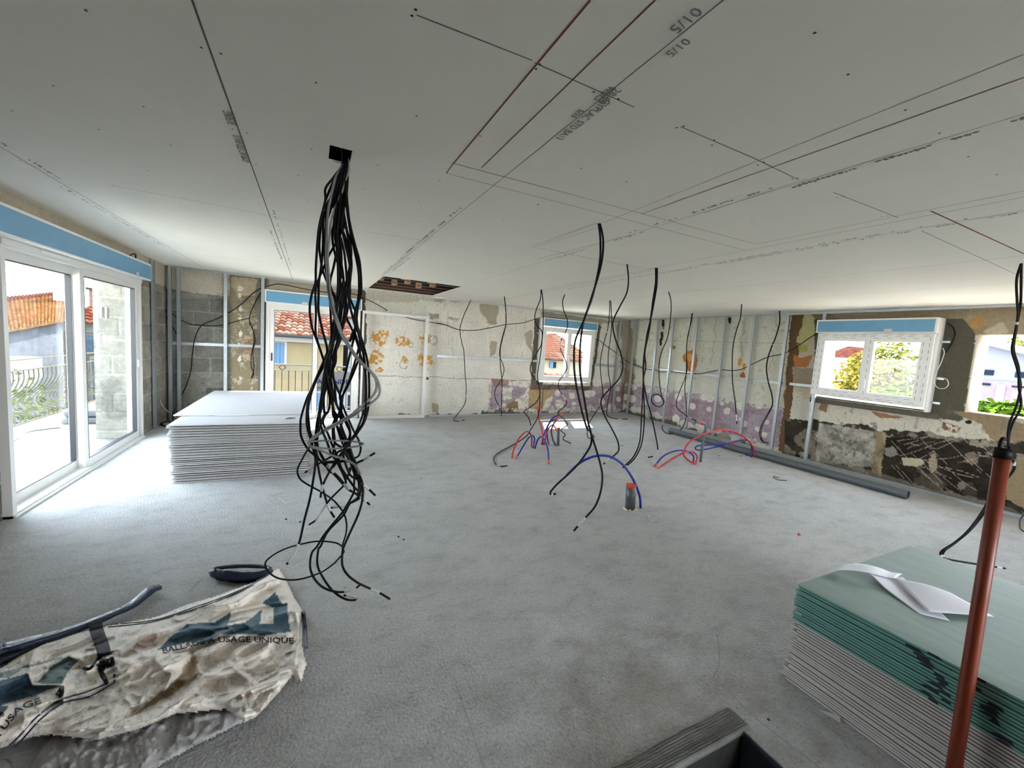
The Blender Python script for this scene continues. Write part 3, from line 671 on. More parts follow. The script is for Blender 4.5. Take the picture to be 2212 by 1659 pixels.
# ------------------------------------------------------------------ windows and doors
class Fr:
    """frame axes on a wall: u along the wall, n into the room, z up"""
    def __init__(s, o, u, n): s.M = Matrix(((u[0], n[0], 0, o[0]), (u[1], n[1], 0, o[1]), (0, 0, 1, o[2]), (0, 0, 0, 1)))
def fbx(fr, *b):
    mb = MB(); mb.M = fr.M
    for q in b: mb.box(*q)
    return mb
def ring(mb, u0, u1, z0, z1, w, n0, n1, wb=None, wt=None):
    wb = w if wb is None else wb; wt = w if wt is None else wt
    mb.box(u0, u0 + w, n0, n1, z0, z1); mb.box(u1 - w, u1, n0, n1, z0, z1)
    if wb: mb.box(u0 + w, u1 - w, n0, n1, z0, z0 + wb)
    if wt: mb.box(u0 + w, u1 - w, n0, n1, z1 - wt, z1)
def sash(parent, fr, u0, u1, z0, z1, n0, n1, w=.06, m=M_alu, gas=True, wb=None):
    mb = MB(); mb.M = fr.M; ring(mb, u0, u1, z0, z1, w, n0, n1, wb)
    s = mb.build('sash', m, parent)
    g = MB(); g.M = fr.M; wb2 = w if wb is None else wb
    ring(g, u0 + w - .001, u1 - w + .001, z0 + wb2 - .001, z1 - w + .001, .007, n0 + .006, n1 + .002)
    if gas: g.build('gasket', M_gasket, s)
    g = MB(); g.M = fr.M; nm = (n0 + n1) / 2; g.box(u0 + w, u1 - w, nm - .003, nm + .003, z0 + wb2, z1 - w); g.build('pane', M_glass, s)
    return s
def shutter_box(parent, fr, u0, u1, z0, z1, n0, n1, lab=None, pu=.8):
    mb = MB(); mb.M = fr.M; mb.box(u0, u1, n0, n1, z0, z1)
    b = mb.build('shutter_box', M_white, parent)
    g = MB(); g.M = fr.M; g.box(u0 + .02, u1 - .02, n1, n1 + .002, z0 + .012, z1 - .022); g.build('protective_film', M_blue, b)
    g = MB(); g.M = fr.M; uu = u0 + (u1 - u0) * pu; g.box(uu, uu + .09, n1 + .002, n1 + .003, z0 + .0, z0 + .055); g.build('sticker', M_tape, b)
    return b
# left sliding door: u = +y, n = +x
d1 = thing('door_1', (LWX, 5.5, 0), kind='structure')
fr = Fr((LWX, 0, 0), (0, 1), (1, 0))
mb = MB(); mb.M = fr.M; ring(mb, 4.29, 6.98, 0, 2.10, .05, -.10, .05, .035, .07)
mb.box(4.29, 6.98, -.1, .065, 0, .02); mb.box(4.29, 6.98, .05, .058, 2.04, 2.085)
mb.build('door_frame', M_alu, d1)
sash(d1, fr, 4.32, 5.56, .035, 2.04, -.09, -.045, .085)
s2 = sash(d1, fr, 5.48, 6.93, .035, 2.04, -.03, .02, .08)
h = MB(); h.M = fr.M; h.box(6.865, 6.89, .02, .03, .93, 1.08); h.box(6.872, 6.882, .03, .045, .96, 1.05); h.build('door_handle', M_white, s2)
v = MB(); v.M = fr.M; v.box(4.75, 5.2, .05, .066, 2.052, 2.075); v.build('air_vent', M_white, d1)
st = MB(); st.M = fr.M; st.box(5.98, 6.05, .001, .002, 1.56, 1.68); st.box(6.10, 6.17, .001, .002, 1.56, 1.68); 
st.build('glass_sticker', M_tape, s2)
shutter_box(d1, fr, 2.7, 7.03, 2.09, 2.30, .0, .14, pu=.88)
# back door: u = +x, n = -y
d2 = thing('door_2', (.05, BW, 0), kind='structure')
fr = Fr((0, BW, 0), (1, 0), (0, -1))
mb = MB(); mb.M = fr.M; ring(mb, DX0, DX1, 0, 2.02, .05, -.08, .06, .03, .05); mb.build('door_frame', M_alu, d2)
mb = MB(); mb.M = fr.M; mb.box(DX0, DX0 + .012, .06, .075, 0, 2.0); mb.box(DX1 - .012, DX1, .06, .075, 0, 2.0); mb.build('cover_strip', M_alu, d2)
sash(d2, fr, DX0 + .045, .10, .03, 1.975, .0, .045, .075); sash(d2, fr, .03, DX1 - .045, .03, 1.975, -.06, -.015, .075)
h = MB(); h.M = fr.M; h.box(DX0 + .075, DX0 + .10, .045, .055, 1.02, 1.16); h.build('door_handle', M_gasket, d2)
shutter_box(d2, fr, DX0 - .02, DX1 + .02, 2.02, 2.23, -.1, .10, pu=.36)
# back window
w1 = thing('window_1', (5.5, BW, .8), kind='structure')
a = .10
mb = MB(); mb.M = fr.M; ring(mb, WX0 - .06, WX1 - .03, .80, 2.06, .075, -.02, a - .03); mb.box(WX0 - .1, WX0 - .06, -.02, a - .02, .78, 2.26); mb.build('window_frame', M_white, w1)
mid = (WX0 + WX1) / 2 - .045
for u0, u1 in ((WX0 + .005, mid + .01), (mid + .01, WX1 - .095)): sash(w1, fr, u0, u1, .865, 2.0, .0, a, .055, M_white, False)
shutter_box(w1, fr, WX0 - .06, WX1 + .0, 2.07, 2.26, -.02, a + .03, pu=.62)
h = MB(); h.M = fr.M; h.box(mid - .0, mid + .025, a, a + .03, 1.28, 1.42); h.build('window_handle', M_white, w1)
for i, z in enumerate((.92, 1.4, 1.88)):
    h = MB(); h.M = fr.M; h.box(WX0 - .15, WX0 - .08, .0, .02, z, z + .025); h.build('fixing_bracket', M_zinc, w1)
# right window: u = +y, n = -x, standing proud of the old masonry
w2 = thing('window_2', (RWX, 3.0, 1.1), kind='structure')
fr = Fr((RWX, 0, 0), (0, 1), (-1, 0))
A0, A1 = .0, .17
U0, U1 = 2.34, 3.70
mb = MB(); mb.M = fr.M; ring(mb, U0, U1, 1.12, 2.09, .075, A0, A1); mb.box(U0 - .03, U0, A0 - .02, A1 - .04, 1.06, 2.30); mb.build('window_frame', M_white, w2)
mu = 3.0
for u0, u1 in ((U0 + .06, mu + .015), (mu + .015, U1 - .06)): sash(w2, fr, u0, u1, 1.18, 2.035, A1 - .05, A1 + .012, .06, M_white, False)
h = MB(); h.M = fr.M; h.box(mu - .01, mu + .02, A1 + .012, A1 + .04, 1.3, 1.42); h.build('window_handle', M_white, w2)
dm = MB(); dm.M = fr.M; r5 = random.Random(8)
for z, u0, u1 in ((1.13, U0, U1), (1.155, U0 + .05, U1 - .05), (1.2, U0 + .1, U1 - .1), (2.07, U0, U1), (2.05, U0, U1), (2.02, U0 + .1, U1 - .1)):
    u = u0 + .04
    while u < u1 - .1:
        if not (1.19 < z < 2.03 and abs(u - mu) < .07): dm.box(u, u + .06, A1 + .0125, A1 + .0135, z, z + .004)
        u += r5.uniform(.09, .16)
for u in (U0 + .03, U0 + .09, mu, U1 - .03, U1 - .09):
    z = 1.2
    while z < 2.0: dm.box(u - .002, u + .003, A1 + .0125, A1 + .0135, z, z + .05); z += r5.uniform(.08, .13)
dm.build('printed_film_marks', mat('film_print', (110, 112, 116), .6), w2)
dots = MB(); dots.M = fr.M
for u, z in ((mu - .08, 1.88), (mu - .08, 1.72), (mu - .08, 1.45), (mu - .08, 1.25), (U0 + .15, 1.9), (U0 + .15, 1.5), (U0 + .15, 1.26), (mu + .12, 1.9), (mu + .12, 1.25), (2.75, 1.78)): dots.box(u - .006, u + .006, A1 - .01, A1 - .009, z - .006, z + .006)
dots.build('glass_marks', M_gasket, w2)
shutter_box(w2, fr, U0 - .02, U1 + .02, 2.10, 2.30, A0, A1 + .04, pu=.32)
for i, z in enumerate((1.18, 1.5, 1.98)):
    h = MB(); h.M = fr.M; h.box(U0 - .12, U0 - .03, .04, .06, z, z + .025); h.build('fixing_bracket', M_zinc, w2)
# ledge under right window and plastered reveal of the empty opening
mb = MB(); mb.box(RWX - .06, RWX + .05, 2.22, 3.75, .98, 1.06); tag(mb.build('trim_3', mat('cement_ledge', CEM, .9, var=.2, scale=20, bump=.4), loc=(0, 0, 0)), kind='structure')

# ------------------------------------------------------------------ stacks of plasterboard
def nth(k): return str(k) + ('th' if 10 < k % 100 < 14 else {1: 'st', 2: 'nd', 3: 'rd'}.get(k % 10, 'th'))
def sheet(name, x0, x1, y0, y1, z0, t, ms, tx_=.0024):
    """board with tapered edges"""
    mb = MB(); e = .05
    xs = [x0, x0 + e, x1 - e, x1]; ys = [y0, y0 + e * .6, y1 - e * .6, y1]
    vs = []; n = 4
    for zz, s in ((z0, 1), (z0 + t, -1)):
        for j, y in enumerate(ys):
            for i, x in enumerate(xs):
                ed = (i in (0, 3)) or (j in (0, 3)); vs.append((x, y, zz + (s * tx_ if ed else 0)))
    fs = []; mi = []
    for j in range(3):
        for i in range(3):
            a = j * 4 + i; fs.append((a, a + 4, a + 5, a + 1)); mi.append(0); b = 16 + a; fs.append((b, b + 1, b + 5, b + 4)); mi.append(0)
    for i in range(3):
        fs.append((i, i + 1, 17 + i, 16 + i)); mi.append(1); a = 12 + i; fs.append((a, a + 16, a + 17, a + 1)); mi.append(1)
        a = 4 * i; fs.append((a, a + 16, a + 20, a + 4)); mi.append(1); a = 4 * i + 3; fs.append((a, a + 4, a + 20, a + 16)); mi.append(1)
    mb.add(vs, fs); mb.mi = mi
    return mb.build(name, ms)
M_bw = mat('white_board_paper', (158, 157, 158), .85, var=.06, scale=6, stretch=(1, 6, 1))
M_bwe = mat('white_board_edge', (226, 225, 222), .9, var=.08, scale=40)
M_bg = mat('green_board_paper', (116, 136, 130), .6, var=.12, scale=5, stretch=(6, 1, 1))
M_bge = mat('green_board_edge', (112, 170, 161), .75, var=.08, scale=10)
M_bk = mat('grey_board_edge', (206, 201, 195), .85, var=.10, scale=26)
M_bkp = mat('grey_board_paper', (160, 158, 153), .85, var=.05, scale=8)
rng = random.Random(11)
NL = 46; TH = .0131
p0 = sheet('plasterboard_sheet', -1.19, .005, 4.86, 7.30, 0, .0125, [M_bw, M_bwe], .0033)
base = p0.location.copy()
tag(p0, 'white plasterboard sheet lying on the floor at the bottom of the left stack', 'plasterboard', 'plasterboard sheets in the left stack')
for k in range(1, NL - 1):
    o = p0.copy(); COL.objects.link(o)
    lean = -.04 * (k / NL); pair = (k // 2)
    r2 = random.Random(pair); o.location = base + Vector((lean * .9 + r2.uniform(-.014, .014), r2.uniform(-.03, .014) + (.016 if k % 2 else 0), k * TH)); o.rotation_euler.z = r2.uniform(-.004, .004)
    o['label'] = 'white plasterboard sheet before the back door, %s from the top of the left stack' % nth(NL - k)
    if k == NL - 2: o['label'] = 'full white plasterboard sheet second from the top of the left stack'
tp = sheet('plasterboard_sheet', -1.28, -.02, 5.30, 7.32, (NL - 1) * TH, .0125, [M_bw, M_bwe])
tag(tp, 'shorter white plasterboard sheet topmost on the left stack', 'plasterboard', 'plasterboard sheets in the left stack')
mb = MB(); mb.add([(-.94, 5.262, (NL - 1) * TH + .002), (-.62, 5.262, (NL - 1) * TH + .002), (-.58, 5.30, (NL - 1) * TH + .002), (-.9, 5.30, (NL - 1) * TH + .002)], [(0, 1, 2, 3)])
o = tag(mb.build('paper_scrap', M_tape), 'thin paper flap showing from under the topmost white sheet', 'paper')
ztop = (NL - 1) * TH
mb = MB(); a = Vector((-.24, 5.02, ztop + .004)); mb.tube(spline([a, a + Vector((.04, .03, .004)), a + Vector((.10, .045, .002))], 4), [.004, .006, .009, .011, .012, .011, .01, .007, .003], 6, flat=.5)
tag(mb.build('cable_scrap', M_black), 'short black cable offcut on top of the left stack', 'cable')
# right stack: 14 green over 24 grey
NR = 38; TR = .01318
XR0, XR1, YR0, YR1 = 2.155, 3.34, -1.40, 1.035
g0 = sheet('plasterboard_sheet', XR0, XR1, YR0, YR1, 0, .0125, [M_bkp, M_bk], .002); gb = g0.location.copy()
tag(g0, 'grey plasterboard sheet on the floor at the very bottom of the right stack', 'plasterboard', 'grey plasterboard sheets in the right stack')
gr = None; gt = None
pm = mat('black_print', (34, 34, 48), .8)
for k in range(1, NR):
    r2 = random.Random(k * 5 + 1)
    off = Vector((r2.uniform(-.004, .004) - (.0 if k < 24 else .0), (r2.uniform(-.018, .012) - .0004 * k + (.03 if k < 8 else 0) * (1 - k / 8)) if k < 24 else r2.uniform(-.006, .012), 0))
    if k < 24:
        o = g0.copy(); COL.objects.link(o); o['label'] = 'grey plasterboard sheet in the right stack, %s up from the floor' % nth(k + 1)
        if k == 23: o['label'] = 'uppermost grey plasterboard sheet, directly under the green ones'
    elif k == 24:
        gr = sheet('moisture_board_sheet', XR0, XR1, YR0, YR1, 0, .0125, [M_bg, M_bge], .002); o = gr
        tag(o, 'lowest green moisture-resistant plasterboard sheet, resting on the grey ones', 'plasterboard', 'green plasterboard sheets in the right stack')
    else:
        o = gr.copy(); COL.objects.link(o); o['label'] = 'green plasterboard sheet in the right stack, %s from the top' % nth(NR - k)
        if k == NR - 1: o['label'] = 'topmost green plasterboard sheet carrying loose white papers'
    o.location = gb + off + Vector((0, 0, k * TR)); LOC[o.name] = Vector(o.location)
    if 24 <= k < NR:   # fragments of the package print along the long edge
        r3 = random.Random(k)
        for y0 in (.52, .38, .20, .05):
            if r3.random() < .75:
                ya = y0 + r3.uniform(-.03, .03) + (k - 30) * .004; L = r3.uniform(.02, .06); x = XR0 + off.x - .0006; z = k * TR
                mb = MB(); mb.add([(x, ya, z + .0022), (x, ya + L, z + .0022), (x, ya + L * r3.uniform(.5, 1.1), z + .0103), (x, ya + L * r3.uniform(0, .4), z + .0103)], [(0, 1, 2, 3)]); mb.build('edge_print', pm, o)
    if k == 27:
        mb = MB(); mb.box(XR0 - .006, XR0 + .0, 1.0, 1.03, k * TR + .002, k * TR + .009); mb.build('torn_edge', M_tape, o)
ZR = NR * TR
# papers on the green stack
M_paper = mat('paper', (205, 205, 214), .6); M_paper2 = mat('glossy_leaflet', (198, 202, 210), .35, var=.08, scale=12)
def bent(name, quad, hf, m, label, n=14, under=.0012):
    (a, b, c, d) = [onz(x, y, ZR) for x, y in quad]
    mb = MB(); vs = []
    for j in range(n + 1):
        for i in range(n + 1):
            u, v = i / n, j / n; p = (a * (1 - u) + b * u) * (1 - v) + (d * (1 - u) + c * u) * v
            vs.append(Vector((p.x, p.y, ZR + under + hf(u, v))))
    k = n + 1; fs = [(j * k + i, j * k + i + 1, (j + 1) * k + i + 1, (j + 1) * k + i) for j in range(n) for i in range(n)]
    mb.add(vs, fs); o = mb.build(name, m, None, True)
    md = o.modifiers.new('thick', 'SOLIDIFY'); md.thickness = .0008; md.offset = 1
    return tag(o, label, 'paper', 'loose papers on the green stack')
bent('paper_sheet', [(1876, 1250), (1950, 1247), (2052, 1342), (1985, 1326)], lambda u, v: .02 * max(0, (.5 - u)) * (1 - v) + .05 * max(0, .35 - v) ** 1.0 * (1 - u), M_paper, 'curled white paper lying under the flat sheet, edge rolled up')
bent('paper_sheet', [(1934, 1256), (2052, 1286), (2146, 1338), (2003, 1327)], lambda u, v: .012 + .012 * math.sin(u * 3.1) * (1 - v), M_paper, 'flat white paper sheet nearest the orange pole')
lf = bent('leaflet', [(1800, 1226), (1948, 1246), (1935, 1256), (1782, 1238)], lambda u, v: .012 + .028 * math.sin(min(1, u * 1.2) * 3.0) * (1 - .3 * v), M_paper2, 'folded glossy leaflet arched over the green sheet, left of the other papers')
# small debris
mb = MB(); c = Fl(1727, 1157)
mb.add([c + Vector((-.03, 0, .002)), c + Vector((0, -.014, .008)), c + Vector((.03, .002, .003)), c + Vector((.01, .016, .02)), c + Vector((-.015, .012, .015))], [(0, 1, 3, 4), (1, 2, 3), (0, 4, 3), (0, 1, 2)])
tag(mb.build('plastic_scrap', mat('red_plastic', (190, 40, 26), .4)), 'small crumpled red plastic scrap on the bare floor', 'debris')
mb = MB(); a = Fl(1762, 1530); b = Fl(1815, 1553); c = Fl(1815, 1562)
mb.add([a + Vector((0, 0, .001)), b + Vector((0, 0, .012)), c + Vector((0, 0, .001)), (a + c) / 2 + Vector((0, 0, .001))], [(0, 1, 2, 3)])
tag(mb.build('paper_scrap', M_tape), 'white sliver of board paper beside the foot of the right stack', 'paper')
rng = random.Random(21)
def crumb(px, py, r, m, lab, cat='debris', name='rubble_crumb'):
    c = Fl(px, py); mb = MB(); vs = []; 
    for zz, k in ((0, 1), (.7, .8), (1.1, .3)):
        for j in range(6): a = j * math.pi / 3 + rng.uniform(-.3, .3); vs.append(c + Vector((math.cos(a) * r * k * rng.uniform(.7, 1.2), math.sin(a) * r * k * rng.uniform(.7, 1.2), zz * r * .8)))
    fs = [(j, (j + 1) % 6, 6 + (j + 1) % 6, 6 + j) for j in range(6)] + [(6 + j, 6 + (j + 1) % 6, 12 + (j + 1) % 6, 12 + j) for j in range(6)] + [tuple(range(12, 18))]
    mb.add(vs, fs); tag(mb.build(name, m), lab, cat, 'crumbs scattered on the floor')
M_cr = mat('rubble', (150, 148, 142), .9); M_crd = mat('dark_crumb', (52, 48, 44), .9)
for x, y, r, m, lab in ((1660, 1555, .007, M_crd, 'dark crumb on the concrete beside the stairwell corner'), (1679, 1518, .005, M_tape, 'tiny white crumb between the stairwell corner and the right stack'),
                        (1401, 1117, .012, M_tape, 'white crumb right of the thick waste pipe stub, leftmost of four'), (1414, 1114, .01, M_tape, 'white crumb right of the thick waste pipe stub, second of four'),
                        (1428, 1118, .014, M_tape, 'white crumb right of the thick waste pipe stub, third of four'), (1438, 1119, .012, M_tape, 'white crumb right of the thick waste pipe stub, rightmost of four'),
                        (1316, 1474, .008, M_cr, 'lone grey crumb in the near floor'), (745, 1270, .008, M_cr, 'grey crumb among the lowest cable ends'), (861, 1160, .01, M_crd, 'dark crumb right of the cable bundle, left of a pair'),
                        (872, 1166, .01, M_crd, 'dark crumb right of the cable bundle, right of a pair'), (618, 1122, .01, M_crd, 'dark crumb left of the cable bundle, left of a pair'), (648, 1128, .01, M_crd, 'dark crumb left of the cable bundle, right of a pair'),
                        (910, 1034, .008, M_crd, 'lone dark crumb in mid floor'), (1260, 980, .01, M_crd, 'dark crumb left of the big blue arch top'), (1344, 963, .014, M_crd, 'dark chip behind the big blue arch'),
                        (1553, 985, .012, M_crd, 'dark chip just right of the tall bent pipe'), (1612, 984, .015, M_crd, 'dark chip beside the foot of the folded blue pipe, right of a pair'), (1600, 986, .014, M_crd, 'dark chip beside the foot of the folded blue pipe, left of a pair')):
    crumb(x, y, r, m, lab)
mb = MB()
for P in (T(1380, 880, 5.821, (1760, 888), (1705, 868), (1690, 880), (1745, 912)), T(1380, 880, 5.821, (1745, 912), (1800, 916), (1858, 920))):
    mb.tube(spline([Fl(x, y, .005) for x, y in P], 4), .0045, 6)
tag(mb.build('wire_scrap', M_black), 'bent black wire offcut on the floor near the long grey pipe', 'wire')

# ------------------------------------------------------------------ orange prop pole leaning on the right stack
M_or = mat('orange_paint', (116, 40, 8), .45, var=.12, scale=12); 
top = atd(2166, 985, 1.42); mid = atd(2101, 1400, 1.36)
dv = (top - mid); t = mid.z / dv.z
foot = mid - dv * t
mb = MB(); mb.tube([foot + dv.normalized() * .0, foot.lerp(top, .25), foot.lerp(top, .6), top], .0205, 24)
pole = thing('prop_pole', foot, 'slender orange painted steel pole with black hooked tip standing by the right stack', 'pole')
mb.build('tube', M_or, pole, True)
d = dv.normalized(); mb = MB(); mb.tube([top - d * .01, top + d * .028], .0235, 24)
rt = Vector((RT[0][0], RT[1][0], 0)).normalized()
mb.tube(spline([top + d * .02 - rt * .014, top + d * .045 - rt * .015, top + d * .062 - rt * .009, top + d * .058 - rt * .001], 4), .006, 8)
mb.tube([top + d * .02 + rt * .017, top + d * .034 + rt * .019], .005, 8)
mb.build('hook_cap', M_black, pole, True)
mb = MB(); mb.tube([foot, foot + d * .01], .045, 16); mb.build('foot_plate', M_gasket, pole)

# ------------------------------------------------------------------ white door frame leaning beside the back door
f = thing('door_frame', (1.5, 8.08, 0), 'white aluminium door frame standing empty against stained plaster right of the back door', 'door frame')
u0, u1, h0 = ony(783, 700, 8.06).x, ony(925, 700, 8.06).x, ony(925, 684, 8.06).z
mb = MB(); mb.box(u0, u1, 8.03, 8.1, h0 - .05, h0); mb.build('top_rail', M_alu, f)
mb = MB(); mb.box(u1 - .05, u1, 8.03, 8.1, .05, h0 - .05); mb.box(u1 - .056, u1 - .05, 8.045, 8.055, .05, h0 - .05); mb.build('side_rail', M_alu, f)
mb = MB(); mb.box(u0, u0 + .03, 8.03, 8.1, .05, h0 - .05); mb.build('side_rail', M_alu, f)
mb = MB(); mb.box(u0, u1, 8.0, 8.1, 0, .05); mb.build('bottom_rail', M_alu, f)
mb = MB(); mb.box(u1, u1 + .07, 8.05, 8.08, .78, .80); mb.box(u1 + .01, u1 + .05, 8.04, 8.09, .77, .81); mb.build('fixing_lug', M_gasket, f)

# ------------------------------------------------------------------ pipes
M_red = mat('red_pipe', (176, 18, 24), .4); M_bl = mat('blue_pipe', (16, 26, 128), .4); M_cap = mat('orange_cap', (204, 84, 46), .5)
M_pvc = mat('grey_pvc', (74, 82, 86), .4); M_foam = mat('foam', (214, 206, 176), .9, var=.15, scale=60, bump=.8, bscale=80)
Pz = lambda *p: T(1020, 840, 4.88, *p); Qz = lambda *p: T(1380, 880, 5.821, *p)
def on_line_plane(px, a, b):
    n = Vector((b.y - a.y, a.x - b.x, 0)); r = ray(*px); return EYE + r * (n.dot(a - EYE) / n.dot(r))
def arc(pts, m, label, r=.0115, ends=(0, 0), both=True, g=None, name='supply_pipe'):
    a = Fl(*pts[0])
    if both:
        b = Fl(*pts[-1]); P = [a] + [on_line_plane(p, a, b) for p in pts[1:-1]] + [b]
    else:
        d = dep(a); P = [a] + [atd(*p, d) for p in pts[1:]]
    for p in P: p.z = max(p.z, 0)
    root = thing(name, P[0], label, 'pipe', g)
    S_ = spline(P, 8); mb = MB(); mb.tube(S_, r, 10); mb.build('tube', m, root, True)
    for e, q in zip(ends, ((S_[1], S_[0]), (S_[-2], S_[-1]))):
        if e:
            dd = (q[0] - q[1]).normalized(); mb = MB(); mb.tube([q[1] + dd * .055, q[1] - dd * .004], r * 1.25, 10); mb.build('end_cap', M_cap, root, True)
    return root
G = 'supply pipes rising near the back window'
arc(Pz((625, 612), (627, 510), (600, 460), (560, 455), (490, 530), (435, 650), (420, 728)), M_red, 'red pipe arched over the floor, leftmost of the group by the back window', ends=(0, 1), g=G)
arc(Pz((645, 622), (657, 530), (637, 490), (598, 512), (540, 600), (462, 737)), M_bl, 'blue pipe arched low beside the leftmost red one', ends=(0, 1), g=G)
arc(Pz((660, 630), (690, 540), (725, 505), (760, 530), (798, 640), (808, 790)), M_bl, 'blue pipe bent in a narrow arch towards the camera with orange end', ends=(0, 1), g=G)
arc(Pz((752, 592), (737, 440), (704, 310), (692, 185)), M_red, 'red pipe standing nearly straight up from the floor', ends=(0, 1), both=False, g=G)
arc(Pz((735, 590), (755, 490), (800, 380), (860, 300), (960, 268)), M_bl, 'blue pipe rising highest and leaning right', ends=(0, 1), both=False, g=G)
arc(Pz((808, 586), (795, 520), (790, 420), (830, 345), (895, 310)), M_bl, 'second blue pipe leaning right under the highest one', ends=(0, 1), both=False, g=G)
arc(Pz((762, 590), (790, 450), (835, 385), (870, 400), (898, 445)), M_red, 'red pipe hooked over to the right beside the short grey stub', ends=(0, 1), both=False, g=G)
arc(Pz((880, 598), (850, 530), (835, 440), (862, 365), (908, 308)), M_gasket, 'black sheathed pipe leaning right with orange tip', .013, ends=(0, 1), both=False, g=G)
arc(Pz((1775, 1256), (1765, 1130), (1700, 960), (1600, 810), (1480, 725), (1370, 703), (1250, 722), (1120, 792), (995, 910)), M_bl, 'long blue pipe arching in mid floor beside the grey waste pipe', .0125, both=False)
G = 'supply pipes near the long grey pipe'
arc(Qz((680, 690), (688, 620), (640, 570), (560, 540), (430, 555), (300, 620), (195, 742)), M_bl, 'blue pipe in a low arch, left of the tall bent grey pipe', ends=(0, 1), g=G)
arc(Qz((712, 706), (733, 630), (705, 575), (640, 552), (540, 582), (400, 660), (235, 770)), M_red, 'red pipe in a low arch closest to the camera near the right wall', ends=(0, 1), g=G)
arc(Qz((1445, 628), (1452, 560), (1410, 460), (1300, 360), (1160, 300), (1010, 288), (800, 340), (640, 435), (572, 535), (565, 600), (630, 670), (722, 716)), M_red, 'long red pipe in a wide high loop behind the tall bent grey pipe', ends=(0, 1), g=G)
a0 = Fl(*Qz((1410, 628))[0]); bl = Qz((1420, 520), (1388, 430), (1300, 412), (1150, 447), (950, 502), (780, 536), (712, 522), (735, 484), (850, 474), (1000, 462), (1140, 458), (1205, 452))
P = [a0] + [atd(*q, dep(a0) - .25 * min(1, i / 6)) for i, q in enumerate(bl)]
root = thing('supply_pipe', a0, 'blue pipe folded back on itself in a flat loop near the right wall', 'pipe', G)
mb = MB(); S_ = spline(P, 8); mb.tube(S_[:-8], .0115, 10); mb.build('tube', M_bl, root, True); mb = MB(); mb.tube(S_[-9:], .0125, 10); mb.build('end_cap', M_red, root, True)
def stub(pts, r, m, label, foam=True, name='waste_pipe'):
    a = Fl(*pts[0]); d = dep(a); P = [a] + [atd(*q, d) for q in pts[1:]]
    root = thing(name, a, label, 'pipe'); mb = MB()
    mb.tube(P if len(P) == 2 else spline(P, 5), r, 24); mb.build('tube', m, root, True)
    if foam:
        mb = MB(); rg = random.Random(3)
        for k in range(16):
            an = rg.uniform(0, 6.28); rr = r * rg.uniform(1.0, 1.5); c = a + Vector((math.cos(an) * rr, math.sin(an) * rr, 0)); s = r * rg.uniform(.16, .34)
            mb.tube([c + Vector((0, 0, 0)), c + Vector((0, 0, s * .5)), c + Vector((0, 0, s))], [s * 1.2, s, s * .3], 8)
        mb.build('foam_collar', M_foam, root, True)
    return root, P
root, P = stub(Pz((1665, 1262), (1676, 1012)), .049, M_pvc, 'thick grey waste pipe stub with torn orange tape cap in mid floor')
mb = MB(); t_ = P[1]; mb.tube([t_ - Vector((0, 0, .012)), t_ + Vector((0, 0, .006))], .0505, 24)
cam_side = -fh; sd = Vector((cam_side.y * -1, cam_side.x, 0))
for s0, s1, dz in ((-.02, .046, .07), (-.045, .0, .03)):
    vs = []
    for k, q in enumerate((s0, (s0 + s1) / 2, s1)):
        ang = q / .05; rad = (cam_side * math.cos(ang) + sd * math.sin(ang)) * .0512; vs.append(t_ + rad)
    mb.add(vs + [t_ + (cam_side * math.cos((s0 + s1) / .1) + sd * math.sin((s0 + s1) / .1)) * .0512 - Vector((0, 0, dz))], [(0, 3, 1), (1, 3, 2)])
mb.build('tape_cap', mat('orange_tape', (200, 66, 30), .4), root)
root, P = stub(Pz((905, 598), (912, 418)), .022, M_pvc, 'short thin grey pipe stub with orange rim beside the bundle of coloured pipes', False)
mb = MB(); mb.tube([P[1], P[1] + Vector((0, 0, .015))], .0235, 16); mb.build('rim', M_cap, root, True)
root, P = stub(Qz((775, 688), (800, 480), (835, 290), (843, 235), (830, 212), (808, 208)), .020, M_pvc, 'tall thin grey pipe with bent top near the long pipe')
mb = MB(); mb.tube([P[-1], P[-1] + (P[-1] - P[-2]).normalized() * .03], .021, 12); mb.build('end_cap', M_red, root, True)
a = onz(1448, 930, .058); b = onz(1962, 1069, .058)
lp = thing('drain_pipe', (a + b) / 2 - Vector((0, 0, .058)), 'long dark grey plastic drain pipe lying along the right wall', 'pipe')
mb = MB(); n = 32; dd = (b - a).normalized(); mb.tube([a, b], .055, n, cap=False); mb.tube([b, a], .051, n, cap=False)
mb.build('tube', M_pvc, lp, True)
mb = MB(); u = dd.orthogonal().normalized(); v = dd.cross(u); vs = []
for r in (.0552, .0508):
    for k in range(n): an = 2 * math.pi * k / n; vs.append(b + u * math.cos(an) * r + v * math.sin(an) * r)
mb.add(vs, [(k, (k + 1) % n, n + (k + 1) % n, n + k) for k in range(n)]); mb.build('cut_end', M_grey, lp)
# stickers on pvc omitted: none legible

